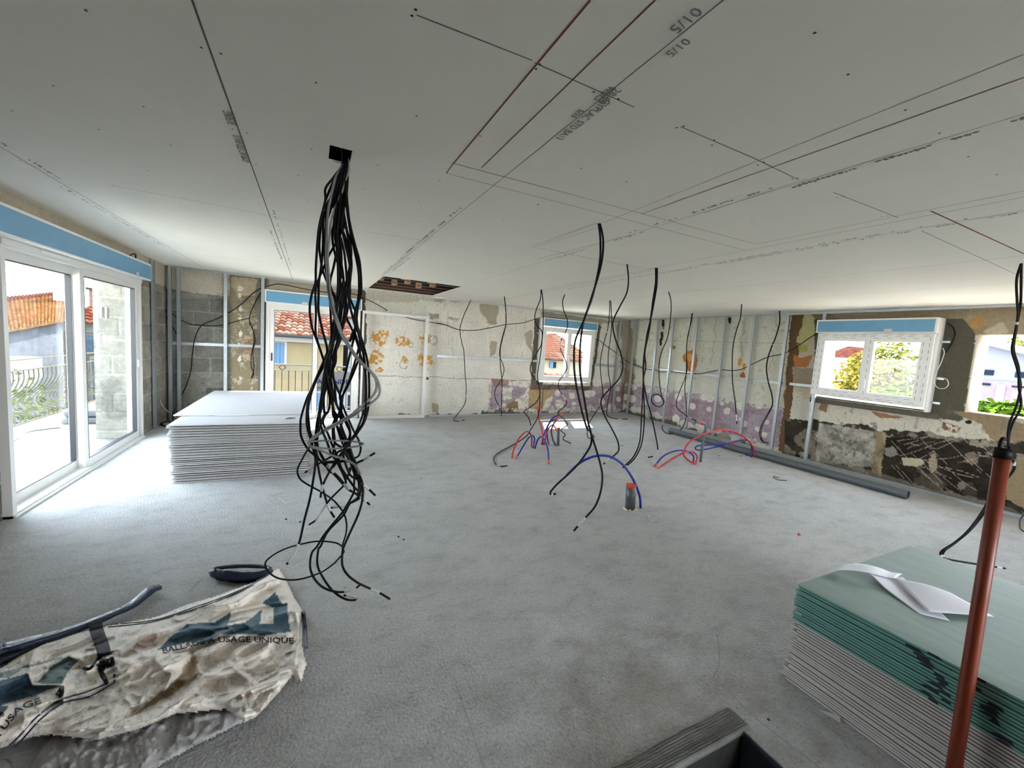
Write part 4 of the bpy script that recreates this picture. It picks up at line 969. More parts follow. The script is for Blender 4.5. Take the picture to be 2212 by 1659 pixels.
# ------------------------------------------------------------------ cables
RC = .0061
def cable(P, label, r=RC, m=None, group=None, tapes=(), name='electrical_cable', n=6, sub=6):
    """tapes: (t0, t1) spans of white tape, as fractions of the length"""
    S_ = spline(P, sub)
    for p in S_: p.z = max(p.z, r + .001)
    mb = MB(); mb.tube(S_, r, n)
    if not tapes: return tag(mb.build(name, m or M_black, None, True), label, 'cable', group)
    root = thing(name, S_[0], label, 'cable', group); mb.build('sheath', m or M_black, root, True)
    L = [0]
    for a, b in zip(S_, S_[1:]): L.append(L[-1] + (b - a).length)
    def at(t):
        s = t * L[-1]
        for i in range(len(L) - 1):
            if L[i + 1] >= s: return S_[i].lerp(S_[i + 1], (s - L[i]) / max(1e-9, L[i + 1] - L[i]))
        return S_[-1]
    for t0, t1 in tapes:
        k = max(3, int((t1 - t0) * L[-1] / .015)); mb = MB(); mb.tube([at(t0 + (t1 - t0) * i / k) for i in range(k + 1)], r * 1.18, n)
        mb.build('tape', M_tape, root, True)
    return root
hole = Vector((.115, 2.33, CE + .15)); DB = dep(Vector((.115, 2.34, 0)))
def bundle(px, j, end=0.0, amp=.02):
    """hanging from the square hole; j spreads the strands in depth"""
    P = []; k = len(px)
    for i, q in enumerate(px):
        t = i / (k - 1); d = DB + (j * .028 * min(1, t * 3)) + amp * math.sin(i * 1.3 + j * 2.1) * min(1, t * 3) + end * max(0, t - .6) / .4
        p = atd(q[0], q[1], d)
        if p.z < .008: p = onz(q[0], q[1], .008)
        P.append(p)
    st = P[0]; return [Vector((.12 + j * .012 / 3, 2.35 + (j % 3) * .012, CE + .16))] + P
K = []
U = lambda *p: T(640, 320, 5.53, *p); V7 = lambda *p: T(640, 600, 5.53, *p); L8 = lambda *p: T(640, 880, 5.53, *p); E7 = lambda *p: T(540, 860, 3.455, *p)
tang = 'black electrical cable in the tangled bundle hanging from the square ceiling hole'
GB = 'black cables of the ceiling bundle'
K.append((U((560, 150), (460, 330), (350, 480), (345, 640), (270, 960), (235, 1400), (230, 1600)) + V7((185, 200), (160, 380), (190, 600), (250, 760), (330, 1000), (380, 1250), (440, 1420), (540, 1640)) + L8((590, 150), (640, 260), (640, 370), (600, 460), (470, 640), (390, 780), (330, 900), (300, 1000), (290, 1070)), -2, 'black cable end wrapped in pale tape pointing down left in the bundle', ((.955, .975),)))
K.append((U((570, 150), (470, 340), (345, 640), (300, 880), (275, 1150), (290, 1320), (320, 1480)) + V7((380, 60), (460, 250), (480, 500), (400, 800), (320, 1000), (200, 1280), (120, 1460), (60, 1659)) + L8((50, 200), (60, 350), (140, 500), (250, 600), (390, 740), (480, 830), (560, 920), (660, 1000), (770, 1070), (880, 1165)), 2.5, 'black cable looping far left with a white taped end below the knot', ((.965, .99),)))
K.append((U((580, 150), (500, 320), (440, 560), (430, 700), (330, 800), (320, 1150), (300, 1400), (270, 1600)) + V7((265, 200), (265, 400), (310, 620), (370, 880), (300, 1060), (200, 1300), (140, 1480), (125, 1659)) + L8((130, 230), (170, 370), (210, 530), (230, 640), (200, 880), (160, 1100), (100, 1330), (20, 1659)) + E7((275, 1240)), -1, 'black cable hanging straight down on the left with a long white taped end', ((.95, .995),)))
K.append((U((590, 150), (520, 320), (480, 600), (450, 900), (430, 1000), (440, 1160), (480, 1330), (540, 1500)) + V7((520, 60), (590, 260), (580, 450), (450, 760), (370, 980), (250, 1200), (170, 1420), (140, 1600)) + L8((150, 150), (165, 290), (210, 400), (250, 480), (330, 620), (390, 760), (450, 790), (540, 880), (620, 980), (700, 1020)), 1, 'black bundle cable swinging left then back under the crossing before the back door', ()))
K.append((U((600, 150), (540, 400), (470, 720), (480, 900), (560, 1180), (590, 1400), (600, 1600)) + V7((570, 200), (590, 440), (640, 560), (700, 700), (740, 820), (760, 900), (820, 1100), (835, 1300), (820, 1500), (800, 1600)) + L8((790, 100), (700, 320), (600, 430), (520, 600), (430, 720)) + E7((690, 390), (600, 440), (460, 520), (412, 555)), 3, 'black cable whose cut end points left beside the white boards', ((.96, .985),)))
K.append((U((610, 170), (590, 400), (600, 640), (640, 900), (700, 1150), (755, 1350), (775, 1600)) + V7((770, 200), (740, 320), (720, 540), (760, 660), (800, 800), (850, 1000), (870, 1250), (865, 1500), (840, 1640)) + L8((800, 200), (720, 320), (640, 430), (650, 540), (700, 640), (740, 760), (790, 900), (810, 930), (880, 990), (945, 1055)), -2.5, 'black cable ending lower right of the knot with a white taped band', ((.945, .975),)))
K.append((U((605, 170), (595, 420), (595, 620), (640, 960), (690, 1200), (740, 1450), (750, 1640)) + V7((745, 200), (710, 480), (700, 660), (620, 1000), (560, 1250), (520, 1420), (560, 1540), (600, 1640)) + L8((640, 180), (690, 290), (740, 380), (770, 480), (750, 570), (690, 610), (600, 640), (480, 655), (320, 660)), 2, 'black bundle cable bulging right at door height and doubling back through the knot', ()))
K.append((U((595, 160), (560, 420), (530, 700), (520, 900), (590, 900), (540, 1000), (480, 1120), (380, 1300), (330, 1420), (270, 1560)) + V7((230, 160), (235, 420), (235, 680), (330, 1000), (370, 1240), (400, 1350), (440, 1560), (500, 1659)) + L8((540, 100), (530, 250), (570, 380), (640, 540), (690, 760), (690, 940), (680, 1030), (560, 1240), (430, 1400), (320, 1540), (250, 1659)) + E7((460, 1160), (450, 1270), (490, 1360), (560, 1420), (660, 1447), (765, 1433), (828, 1388)), -1, 'black cable curling along the floor with short taped tip pointing right', ((.965, .99),)))
K.append((U((600, 160), (570, 420), (560, 700), (600, 960), (640, 1200), (660, 1400), (640, 1600)) + V7((640, 200), (600, 440), (520, 700), (450, 900), (420, 1150), (400, 1300), (430, 1480), (440, 1640)) + L8((450, 110), (500, 280), (560, 450), (640, 640), (720, 820), (770, 960), (740, 1070), (640, 1150), (560, 1290), (380, 1480), (290, 1659)) + E7((510, 1130), (503, 1240), (540, 1330), (610, 1430), (700, 1495), (775, 1508), (787, 1490), (700, 1470)), 1.5, 'black cable curling back on itself at its lowest point with white taped end', ((.97, .995),)))
K.append((U((610, 160), (590, 500), (570, 640), (560, 900), (500, 1080), (500, 1300), (520, 1500)) + V7((540, 180), (580, 400), (560, 560), (480, 800), (470, 1000), (430, 1130), (480, 1300), (540, 1450), (540, 1600)) + L8((560, 100), (600, 200), (640, 290), (630, 370), (560, 480), (640, 640), (750, 830), (790, 950), (790, 1100), (740, 1280), (640, 1500), (570, 1659)) + E7((690, 1150), (690, 1250), (730, 1320), (800, 1375), (870, 1410), (960, 1450), (1045, 1500)), -1.5, 'black cable reaching furthest right along the floor with white tape near its tip', ((.955, .975),)))
K.append((U((590, 160), (530, 420), (490, 700), (490, 940), (510, 1200), (530, 1450)) + V7((500, 120), (490, 380), (420, 600), (420, 760), (380, 1000), (360, 1200), (330, 1400), (280, 1640)) + L8((260, 100), (290, 200), (240, 340), (180, 440), (120, 530), (60, 640), (15, 740), (30, 830), (100, 900), (280, 1000), (420, 1090), (500, 1170), (570, 1270), (600, 1380), (595, 1500), (550, 1659)) + E7((700, 1150), (650, 1210), (620, 1240), (530, 1300), (400, 1345), (300, 1357), (200, 1340), (135, 1290), (115, 1230), (160, 1180), (260, 1125), (400, 1085), (520, 1068), (640, 1080), (690, 1108)), .5, 'black cable ending in a big open ring just above the bag corner', ()))
K.append((U((575, 160), (480, 400), (420, 700), (360, 900), (330, 1200), (300, 1360), (350, 1560)) + V7((430, 160), (480, 300), (430, 640), (380, 900), (380, 1060), (420, 1260), (430, 1450), (460, 1640)) + L8((480, 100), (450, 250), (460, 400), (440, 560), (480, 640), (560, 800), (590, 860), (640, 760), (640, 720)), 3, 'plain black bundle cable weaving through the middle and turning back up inside the knot', ()))
K.append((U((585, 160), (500, 420), (460, 640), (470, 860), (500, 1100), (450, 1400), (410, 1560)) + V7((400, 160), (410, 420), (420, 760), (390, 980), (360, 1180), (400, 1450), (380, 1600)) + L8((330, 100), (300, 190), (260, 320), (240, 520), (260, 700), (300, 900), (340, 1050), (370, 1150), (410, 1240), (455, 1315)), -1, 'black cable in the bundle with a taped end pointing down right under the knot', ((.955, .98),)))
K.append((U((600, 160), (560, 480), (500, 760), (520, 960), (560, 1000), (620, 1200), (640, 1450)) + V7((610, 100), (640, 240), (710, 420), (730, 560), (760, 700), (740, 860), (640, 1200), (560, 1400), (540, 1540)) + L8((500, 100), (480, 200), (560, 330), (620, 420), (680, 600), (700, 680), (740, 655), (820, 620), (880, 580), (938, 545)), 2, 'black cable with its taped tip sticking out to the right of the knot', ((.955, .985),)))
K.append((U((610, 160), (600, 560), (560, 760), (545, 950), (640, 1400), (640, 1620)) + V7((620, 160), (640, 330), (700, 560), (740, 660), (770, 780), (810, 960), (830, 1200), (835, 1450), (830, 1600)) + L8((830, 60), (790, 200), (690, 340), (620, 440), (560, 560), (640, 800), (730, 860), (750, 950), (730, 1060)), -3, 'black bundle cable making the rightmost bulge beside the white frame', ()))
K.append((U((580, 160), (510, 420), (430, 560), (360, 700), (355, 900), (340, 1200), (360, 1500)) + V7((420, 140), (470, 330), (440, 600), (400, 840), (440, 1000), (400, 1200), (330, 1420), (340, 1640)) + L8((360, 60), (320, 180), (380, 320), (430, 450), (480, 560), (530, 700), (590, 880), (560, 940), (440, 1060), (370, 1140), (300, 1250), (240, 1340), (155, 1400)), 1.2, 'black cable crossing the bundle to a taped end pointing down left', ((.93, .975),)))
K.append((U((595, 160), (545, 420), (500, 600), (500, 900), (530, 1150), (540, 1400)) + V7((520, 100), (520, 380), (460, 700), (410, 950), (380, 1150), (340, 1350), (310, 1500)) + L8((270, 60), (260, 260), (250, 420), (290, 560), (360, 680), (430, 760), (520, 850), (600, 950), (650, 1000)), 0, 'black cable bound with pale tape in the centre of the knot', ((.9, .93), (.97, .995))))
K.append((U((605, 160), (580, 420), (545, 640), (580, 900), (640, 1100), (655, 1300), (600, 1600)) + V7((560, 160), (540, 420), (500, 640), (480, 860), (440, 1080), (460, 1300), (480, 1500)) + L8((520, 60), (540, 220), (600, 380), (640, 520), (650, 640), (700, 740), (760, 830), (800, 1000), (760, 1080), (660, 1140), (580, 1180), (415, 1200)), 1.8, 'black cable whose white taped end lies level, pointing left under the knot', ((.95, .995),)))
K.append((U((590, 160), (540, 500), (510, 800), (490, 1100), (550, 1450)) + V7((560, 60), (500, 280), (470, 560), (430, 800), (350, 1060), (310, 1300), (300, 1560)) + L8((250, 160), (230, 380), (240, 540), (290, 640), (400, 650), (560, 640), (640, 650)), -2, 'black bundle cable lying on the left inside edge and curling right under the grey loop', ()))
K.append((U((600, 160), (570, 560), (530, 760), (500, 1000), (520, 1300), (560, 1560)) + V7((600, 160), (560, 500), (520, 760), (430, 960), (400, 1160), (450, 1400), (500, 1560)) + L8((560, 120), (520, 300), (590, 430), (620, 560), (660, 700), (700, 800), (760, 820)), 2.8, 'black bundle cable in the core, ending right of the knot beside the grey tails', ()))
K.append((U((585, 160), (520, 480), (470, 780), (460, 1040), (490, 1250)) + V7((500, 60), (480, 340), (480, 560), (440, 780), (360, 1000), (330, 1240), (290, 1480)) + L8((280, 60), (300, 240), (370, 420), (420, 560), (480, 640), (620, 850), (700, 960), (760, 1010)), -3, 'black bundle cable in the core of the strand ending behind the pale tape', ()))
K.append((U((608, 170), (600, 480), (620, 760), (660, 1050), (740, 1330), (770, 1560)) + V7((760, 200), (700, 420), (700, 600), (640, 760), (690, 640), (760, 900), (720, 1040), (620, 1280), (540, 1440), (520, 1600)) + L8((490, 100), (440, 200), (450, 400), (540, 480), (600, 560)), 1, 'black bundle cable crossing from the right edge to the centre and stopping above the knot', ()))
for px, j, lab, tp in K:
    cable(bundle(px, j), lab, RC if j != .5 else .0048, M_black, GB, tp)
# grey cables
GU = U((560, 150), (480, 330), (430, 520), (385, 750), (368, 1000), (360, 1300), (370, 1450), (380, 1640)) + V7((390, 160), (430, 380), (490, 540), (540, 680), (640, 840), (740, 980), (860, 1100))
G2 = U((620, 190), (560, 470), (470, 680), (410, 880), (390, 1080), (370, 1300), (380, 1450), (395, 1640)) + V7((400, 160), (440, 370), (500, 540), (550, 680), (650, 840), (750, 980), (870, 1100))
ga = V7((950, 1190), (990, 1290), (985, 1400), (900, 1490), (740, 1600)) + L8((700, 90), (500, 195), (330, 290), (200, 375), (150, 430))
gb2 = V7((930, 1170), (965, 1260), (950, 1360), (860, 1470), (700, 1600)) + L8((690, 70), (500, 175), (330, 270), (210, 350), (165, 410))
loopA = L8((240, 402), (420, 396), (650, 403), (790, 425), (806, 440), (740, 465), (550, 488), (350, 490), (180, 462))
tailA = L8((190, 470), (400, 560), (560, 610), (700, 680), (760, 760), (770, 812))
tailB = L8((170, 480), (260, 500), (400, 568), (560, 620), (690, 690), (720, 740), (735, 800))
for px, j, lab in ((GU + ga + tailA, -3.4, 'grey cable of the bundle sweeping out right, then ending below the knot'), (GU + gb2 + loopA, -3.7, 'grey cable of the bundle ending in a flat horizontal loop'),
                   (G2 + ga + tailB, -3.1, 'grey cable of the bundle running in front of the black ones to a white tail'), (G2 + gb2 + L8((150, 440), (170, 475), (240, 490)), -3.3, 'grey cable of the bundle folding sharply at the left of the knot')):
    cable(bundle([(x + (j + 3.4) * 5, y) for x, y in px], j, amp=.008), lab, .0046, M_grey, 'grey cables of the ceiling bundle')
# other cables hanging from the ceiling
Z3 = lambda *p: T(920, 560, 4.148, *p); Z4 = lambda *p: T(1340, 600, 3.95, *p); Z5 = lambda *p: T(1700, 560, 2.766, *p); ZR3 = lambda *p: T(1640, 1120, 3.079, *p)
def hang(px, label, tapes=(), r=.0078, j=0.0, m=None, d1_=0.0, maxd=None, n=6):
    a = C(*px[0]); d = dep(a)
    if maxd: d = min(d, maxd)
    P = [atd(px[0][0], px[0][1], d)]; P[0].z = max(CE - .005, P[0].z)
    up = Vector((P[0].x, P[0].y, CE + .006)); k = len(px)
    for i, q in enumerate(px[1:], 1):
        t = i / (k - 1); dd = d + (j + .03 * math.sin(i * 1.7)) * min(1, 2 * t) + d1_ * t
        p = atd(q[0], q[1], dd)
        if p.z < .01: p = onz(q[0], q[1], .01)
        P.append(p)
    return cable([up] + P, label, r, m or M_black, 'cables hanging from the ceiling', tapes, n=n)
DW = 7.95  # keep everything in front of the back wall
hang(Z3((402, 380), (350, 480), (320, 560), (305, 640), (320, 740), (340, 820), (345, 900), (350, 1010), (360, 1130), (360, 1195), (350, 1290), (300, 1370), (248, 1440), (290, 1452), (345, 1440)), 'black cable hanging before stained plaster, just right of the white door frame, tip turned right', ((.94, .965), (.63, .64)), maxd=dep((3.0, 7.9, 0)))
hang(Z3((702, 335), (712, 420), (716, 500), (715, 590), (690, 680), (665, 790), (663, 870), (690, 940), (700, 1000), (670, 1090), (625, 1160), (618, 1230), (650, 1300), (700, 1340)), 'black cable bowed left at the bottom, left of the back window', ((.13, .14), (.96, .99)))
hang(Z3((704, 335), (714, 420), (718, 500), (717, 590), (694, 680), (669, 790), (666, 870), (668, 950), (682, 1100), (678, 1250), (675, 1425)), 'black cable hanging straight to the floor, left of the back window', ((.98, .995),))
hang(Z3((1032, 272), (1025, 360), (990, 450), (975, 530), (1000, 600), (1040, 650), (1035, 760), (1000, 830), (950, 920), (935, 1000), (970, 1060), (1010, 1120), (1022, 1200), (990, 1280), (900, 1350), (882, 1370), (920, 1420), (940, 1490)), 'wavy black cable in front of the left edge of the back window', ((.33, .335),))
hang(Z3((1036, 272), (1050, 400), (1050, 600), (1040, 750), (1020, 900), (1000, 1050), (1020, 1180), (1018, 1320), (1000, 1420), (930, 1540)) + Pz((570, 500), (450, 580), (300, 660), (237, 710), (230, 765), (268, 808), (320, 815), (370, 810)), 'long black cable crossing to a hooked end on the floor left of the coloured pipes', ((.96, .975),))
hang(Z3((1245, 316), (1225, 380), (1235, 460), (1265, 540), (1265, 620), (1215, 720), (1205, 800), (1240, 880), (1265, 970), (1230, 1040), (1190, 1100), (1195, 1170), (1240, 1240), (1262, 1290), (1220, 1340), (1185, 1380), (1270, 1475), (1210, 1530), (1248, 1570), (1230, 1612), (1300, 1650)), 'wavy black cable across the middle of the back window, zigzag at its foot', ((.27, .31), (.6, .64)))
hang([(1296, 483), (1303, 520), (1299, 570), (1282, 630), (1262, 690), (1243, 735), (1240, 780), (1243, 820), (1255, 880), (1268, 925)] + Pz((1240, 440), (1258, 500), (1250, 590), (1200, 680), (1120, 790), (1000, 910), (890, 1010), (828, 1085), (828, 1112), (850, 1113), (880, 1105)), 'near black cable hanging before the back window, tip curled left over the blue pipe', ((.965, .985),), r=.0075)
hang([(1293, 483), (1297, 520), (1295, 570), (1280, 640), (1262, 690), (1254, 740), (1253, 800), (1262, 860), (1272, 920)] + Pz((1232, 385), (1270, 520), (1310, 650), (1350, 790), (1372, 920), (1355, 1080), (1300, 1230), (1220, 1330), (1160, 1395), (1070, 1498)), 'near black cable reaching lowest in mid floor with white tape before its tip', ((.945, .98),), r=.0075, j=.02)
hang(Z3((1803, 45), (1815, 180), (1800, 300), (1740, 420), (1690, 520), (1675, 600), (1700, 720), (1745, 840), (1765, 960), (1730, 1070), (1640, 1170), (1575, 1250), (1575, 1330), (1620, 1440)) + Pz((1450, 380), (1530, 540), (1545, 640), (1510, 690), (1440, 745), (1385, 792)), 'wavy black cable hanging left of the far room corner, ending above the blue arch', ((.955, .985),))
hang([(1416, 579), (1416, 610), (1410, 650)] + Z4((265, 290), (240, 460), (210, 600), (195, 750), (195, 870), (190, 1000), (180, 1200), (165, 1400), (110, 1530), (20, 1620)), 'left strand of three black cables hanging from one hole by the far corner', ((.3, .306), (.55, .556)))
hang([(1418, 579), (1416, 630)] + Z4((268, 300), (245, 460), (210, 640), (218, 760), (196, 870), (200, 1000), (205, 1200), (185, 1400), (130, 1530), (40, 1620)), 'middle strand of three black cables hanging from one hole by the far corner', ((.985, .998),))
hang([(1420, 579), (1419, 615)] + Z4((290, 200), (265, 330), (225, 500), (205, 700), (197, 870), (225, 1030), (270, 1200), (315, 1420), (315, 1490), (275, 1525), (238, 1532)), 'right strand of three black cables hanging from one hole, bent to a white taped end', ((.93, .97),))
hang(Z4((412, 120), (432, 200), (430, 320), (405, 500), (350, 640), (330, 750), (335, 900), (355, 1020), (374, 1060), (340, 1100), (290, 1085), (265, 1045), (275, 1005), (320, 995), (362, 1030), (370, 1080)), 'black cable ending in a small coil before the purple plaster', (), r=.007)
hang(Z4((617, 302), (600, 400), (575, 500), (565, 640), (568, 800), (510, 960), (480, 1050), (485, 1110), (540, 1160), (585, 1190), (645, 1222)), 'black cable crossing the orange stain with tip pointing right', ((.93, .96),), r=.0085)
hang(Z4((612, 302), (590, 440), (568, 560), (565, 700), (560, 840), (550, 950), (565, 1100), (560, 1200), (520, 1290), (450, 1330), (390, 1325), (358, 1290), (360, 1260)), 'black cable crossing the orange stain, curling up left at the floor', (), r=.0085)
hang(Z4((1035, 226), (1025, 340), (985, 470), (960, 600), (955, 760), (958, 900), (975, 1020), (988, 1150), (995, 1248)), 'single black cable hanging midway along the right wall studs', ((.91, .97),), r=.0085)
for e, lab in ((0, 'left'), (5, 'right')):
    hang(Z4(*[(x + e, y) for x, y in ((1355, 282), (1357, 380), (1325, 500), (1270, 640), (1245, 760), (1258, 880), (1290, 1000), (1293, 1090), (1240 + e, 1190), (1195 + e, 1280), (1190 + e, 1350), (1215, 1400), (1260, 1410))]), lab + ' one of the paired black cables hanging before the stud left of the brown strip', ((.24, .245),), r=.006)
hang(Z3((1647, 372), (1645, 480), (1630, 620), (1590, 770), (1565, 900), (1565, 1010), (1585, 1180), (1580, 1240), (1550, 1330), (1490, 1420), (1450, 1500), (1450, 1590), (1480, 1605), (1510, 1590), (1490, 1570)), 'thin black cable right of the back window ending in a small curl', ((.2, .21), (.68, .69)), maxd=dep((5.6, 7.7, 0)))
hang(Z3((1655, 372), (1665, 560), (1655, 700), (1635, 850), (1635, 1000), (1655, 1150), (1630, 1280), (1620, 1380), (1650, 1415), (1720, 1430), (1810, 1432)), 'thin black cable right of the back window laid on the floor at its end', ((.32, .33), (.93, .96)), maxd=dep((5.7, 7.7, 0)))
for e, lab in ((0, 'left'), (9, 'right')):
    px = Z5((1400, 25), (1372 + e * 3, 120), (1375 + e * 2.4, 250), (1380 + e * .5, 330), (1365 + e * .3, 430), (1345 + e, 540), (1375 + e, 650), (1395 - e, 760), (1370 + e * 3, 880), (1330 + e * 2, 980), (1320 + e * .5, 1070), (1330 + e * .4, 1160), (1358 + e * .4, 1240), (1310 + e * .5, 1310)) + [(2145 + e * .5, 1055), (2128 + e * .8, 1095)] + ZR3((1400 + e * 1.2, 70), (1300 + e * .6, 160), (1220 + e * 1.6, 212), (1206 + e * 1.8, 245), (1240, 268), (1400, 296), (1560, 320), (1635, 332))
    hang(px, lab + ' one of the paired black cables hanging at the far right behind the orange pole', ((.14, .146), (.5, .508), (.83, .84), (.965, .985)), r=.0075, d1_=-.1)
ring_ = MB()
P = [onz(x, y, .3) for x, y in ((2212, 1118), (2204, 1128), (2203, 1142), (2209, 1148), (2220, 1148))]
# cables on the walls
def wcab(px, Y=None, X=None, label='', r=.0072, m=None, n=6, cat='cable'):
    P = [ony(x, y, Y) if Y else onx(x, y, X) for x, y in px]
    mb = MB(); mb.tube(spline(P, 6), r, n); return tag(mb.build('wall_cable', m or M_black, None, True), label, cat, 'cables run along the walls')
Z2 = lambda *p: T(320, 540, 3.19, *p); Z1 = lambda *p: T(0, 400, 2.9625, *p)
YB = 8.155
wcab(Z2((82, 386), (150, 430), (215, 475), (290, 510), (365, 520), (480, 522), (560, 505), (640, 482), (700, 470)), YB, label='black cable sagging across the block wall to the brick pier')
wcab(Z2((782, 262), (720, 300), (640, 375), (560, 430), (460, 480), (370, 520), (325, 600), (305, 720), (295, 830), (260, 940), (220, 1020)), YB - .0, label='black cable running from the door head down the block wall')
wcab(Z2((82, 400), (130, 470), (185, 560), (222, 640), (225, 720), (213, 900), (218, 1020)), YB + .02, label='black cable dropping behind the second stud of the block wall')
wcab(Z2((785, 280), (745, 345), (705, 440), (700, 510), (725, 560), (728, 640), (712, 720), (710, 800), (728, 850), (712, 885)), YB, label='black cable hanging down the rubble pier, ending in a point')
wcab(Z2((780, 290), (735, 370), (698, 470), (720, 540), (738, 620), (722, 700), (730, 800), (722, 850), (712, 880)), YB - .02, label='second black cable on the rubble pier')
wcab(Z2((820, 252), (860, 240), (920, 237), (1100, 272), (1260, 295), (1400, 300), (1470, 325), (1560, 365), (1648, 417)), YB - .13, label='black cable draped over the back door shutter box')
wcab(Z2((1730, 450), (1830, 478), (1930, 495), (2042, 515)) + Z3((100, 572), (180, 590), (300, 632), (450, 636), (600, 610), (720, 585), (870, 570), (970, 540), (1050, 520), (1150, 527), (1250, 535)), YB, label='black cable strung from the white frame to above the back window')
mb = MB(); cxy = Z2((1540, 382))[0]; c = ony(*cxy, YB - .02); mb.tube([c + Vector((.075 * math.cos(a), .01 * math.sin(3 * a), .065 * math.sin(a))) for a in np.linspace(0, 12.2, 50)], .006, 6)
tag(mb.build('cable_coil', M_white_cable, None, True), 'small white cable coil above the corner of the white frame', 'cable')
wcab(Z3((1520, 720), (1560, 730), (1600, 765), (1700, 835), (1740, 862), (1780, 895)), YB, label='short black cable running from the back window to the corner')
c = ony(*Z3((1498, 918))[0], YB); mb = MB(); mb.tube([c + Vector((.04 * math.cos(a), .01 * math.sin(2 * a), .1 * math.sin(a))) for a in np.linspace(0, 6.3, 26)], .006, 6)
tag(mb.build('cable_coil', M_black, None, True), 'narrow black cable loop at the right edge of the back window', 'cable')
XB = RWX - .07
wcab(Z4((20, 690), (90, 730), (140, 750), (200, 775), (300, 790), (340, 805), (420, 798)), X=XB, label='black cable on the right wall beside the far corner')
wcab(Z4((430, 800), (560, 815), (680, 820), (740, 808), (850, 787), (950, 792), (1030, 782), (1110, 745), (1250, 680), (1380, 650), (1480, 605), (1590, 530), (1700, 458)), X=XB, label='black cable climbing along the right wall towards the window')
wcab(Z5((955, 380), (985, 400), (1003, 440), (990, 490), (965, 530), (945, 560)), X=RWX - .02, label='black cable curving on dark cement right of the right window')
wcab(Z5((930, 530), (940, 560), (920, 620), (900, 660), (885, 700), (880, 740), (905, 770), (945, 770), (965, 745), (950, 715), (900, 705)), X=RWX - .1, label='white cable with a loose loop beside the right window', m=M_white_cable, r=.005)
wcab(Z1((965, 625), (958, 740), (945, 900), (955, 1080), (990, 1250), (1040, 1410), (1130, 1490)), Y=7.85, label='white cable hanging in the left corner down to the stack', m=M_white_cable, r=.005)
wcab(Z1((925, 465), (960, 520), (985, 580), (1000, 640)), Y=7.9, label='black cable in the top left corner of the room, upper strand')
wcab(Z1((922, 468), (940, 540), (965, 620), (990, 690)), Y=7.9, label='black cable in the top left corner of the room, lower strand')
wcab(Z1((785, 466), (820, 455), (865, 440), (868, 495)), X=LWX + .05, label='short black cable above the left shutter box')
wcab(Z1((890, 1180), (930, 1185), (985, 1150)), Y=7.6, label='short black cable tip with tape beside the sliding door', r=.005)
P = []
for a in np.linspace(0, 12.5, 60): q = Fl(358 + 12 * math.cos(a) + a * .3, 918 + 5 * math.sin(a)); P.append(q + Vector((0, 0, .012 + .004 * a / 6)))
mb = MB(); mb.tube(P + [atd(373, 892, dep(P[-1])), atd(378, 883, dep(P[-1]))], .0065, 6); tag(mb.build('cable_coil', M_black, None, True), 'black cable coiled on the floor in the left corner behind the stack', 'cable')
mb = MB(); mb.tube(spline([onz(x, y, .2) for x, y in ((2222, 1105), (2206, 1118), (2203, 1138), (2212, 1148), (2226, 1146))], 5), .006, 6); tag(mb.build('electrical_cable', M_black, None, True), 'black cable loop at the right edge of the picture', 'cable')

# ------------------------------------------------------------------ big bag
Z8 = lambda *p: T(0, 1160, 2.989, *p)
def seg_d(x, y, poly, closed=False):
    d = np.full(x.shape, 1e9); P = list(poly) + ([poly[0]] if closed else [])
    for (ax, ay), (bx, by) in zip(P, P[1:]):
        vx, vy = bx - ax, by - ay; t = np.clip(((x - ax) * vx + (y - ay) * vy) / (vx * vx + vy * vy + 1e-9), 0, 1)
        d = np.minimum(d, np.hypot(x - ax - t * vx, y - ay - t * vy))
    return d
UP = Z8((1805, 205), (1740, 218), (1640, 290), (1400, 380), (1200, 440), (1000, 520), (700, 572), (560, 600), (300, 680), (120, 765), (0, 850), (-260, 1000), (-300, 1420), (-100, 1400), (60, 1345), (210, 1290), (330, 1275), (640, 1312),
        (900, 1240), (1140, 1140), (1450, 1110), (1580, 1197), (1650, 1165), (1800, 1010), (1890, 890), (1945, 938), (1978, 820), (1950, 700), (1952, 470), (1900, 390), (1845, 270))
LO = Z8((180, 1500), (240, 1400), (320, 1290), (500, 1230), (900, 1150), (1300, 1040), (1600, 1130), (1590, 1185), (1500, 1230), (1300, 1330), (1020, 1480), (960, 1580), (150, 1680), (100, 1600))
LO2 = Z8((-260, 1440), (0, 1420), (60, 1440), (120, 1560), (100, 1700), (-260, 1700))
FA = Z8((-300, 860), (0, 850), (520, 860), (700, 760), (860, 790), (1000, 742), (1225, 742), (1185, 880), (1060, 1000), (760, 1190), (640, 1320), (330, 1280), (0, 1350), (-300, 1420))
FB = Z8((-300, 1090), (0, 1090), (160, 1060), (380, 990), (470, 930), (600, 830), (650, 830), (690, 945), (560, 1020), (380, 1060), (230, 1170), (100, 1300), (0, 1360), (-300, 1400))
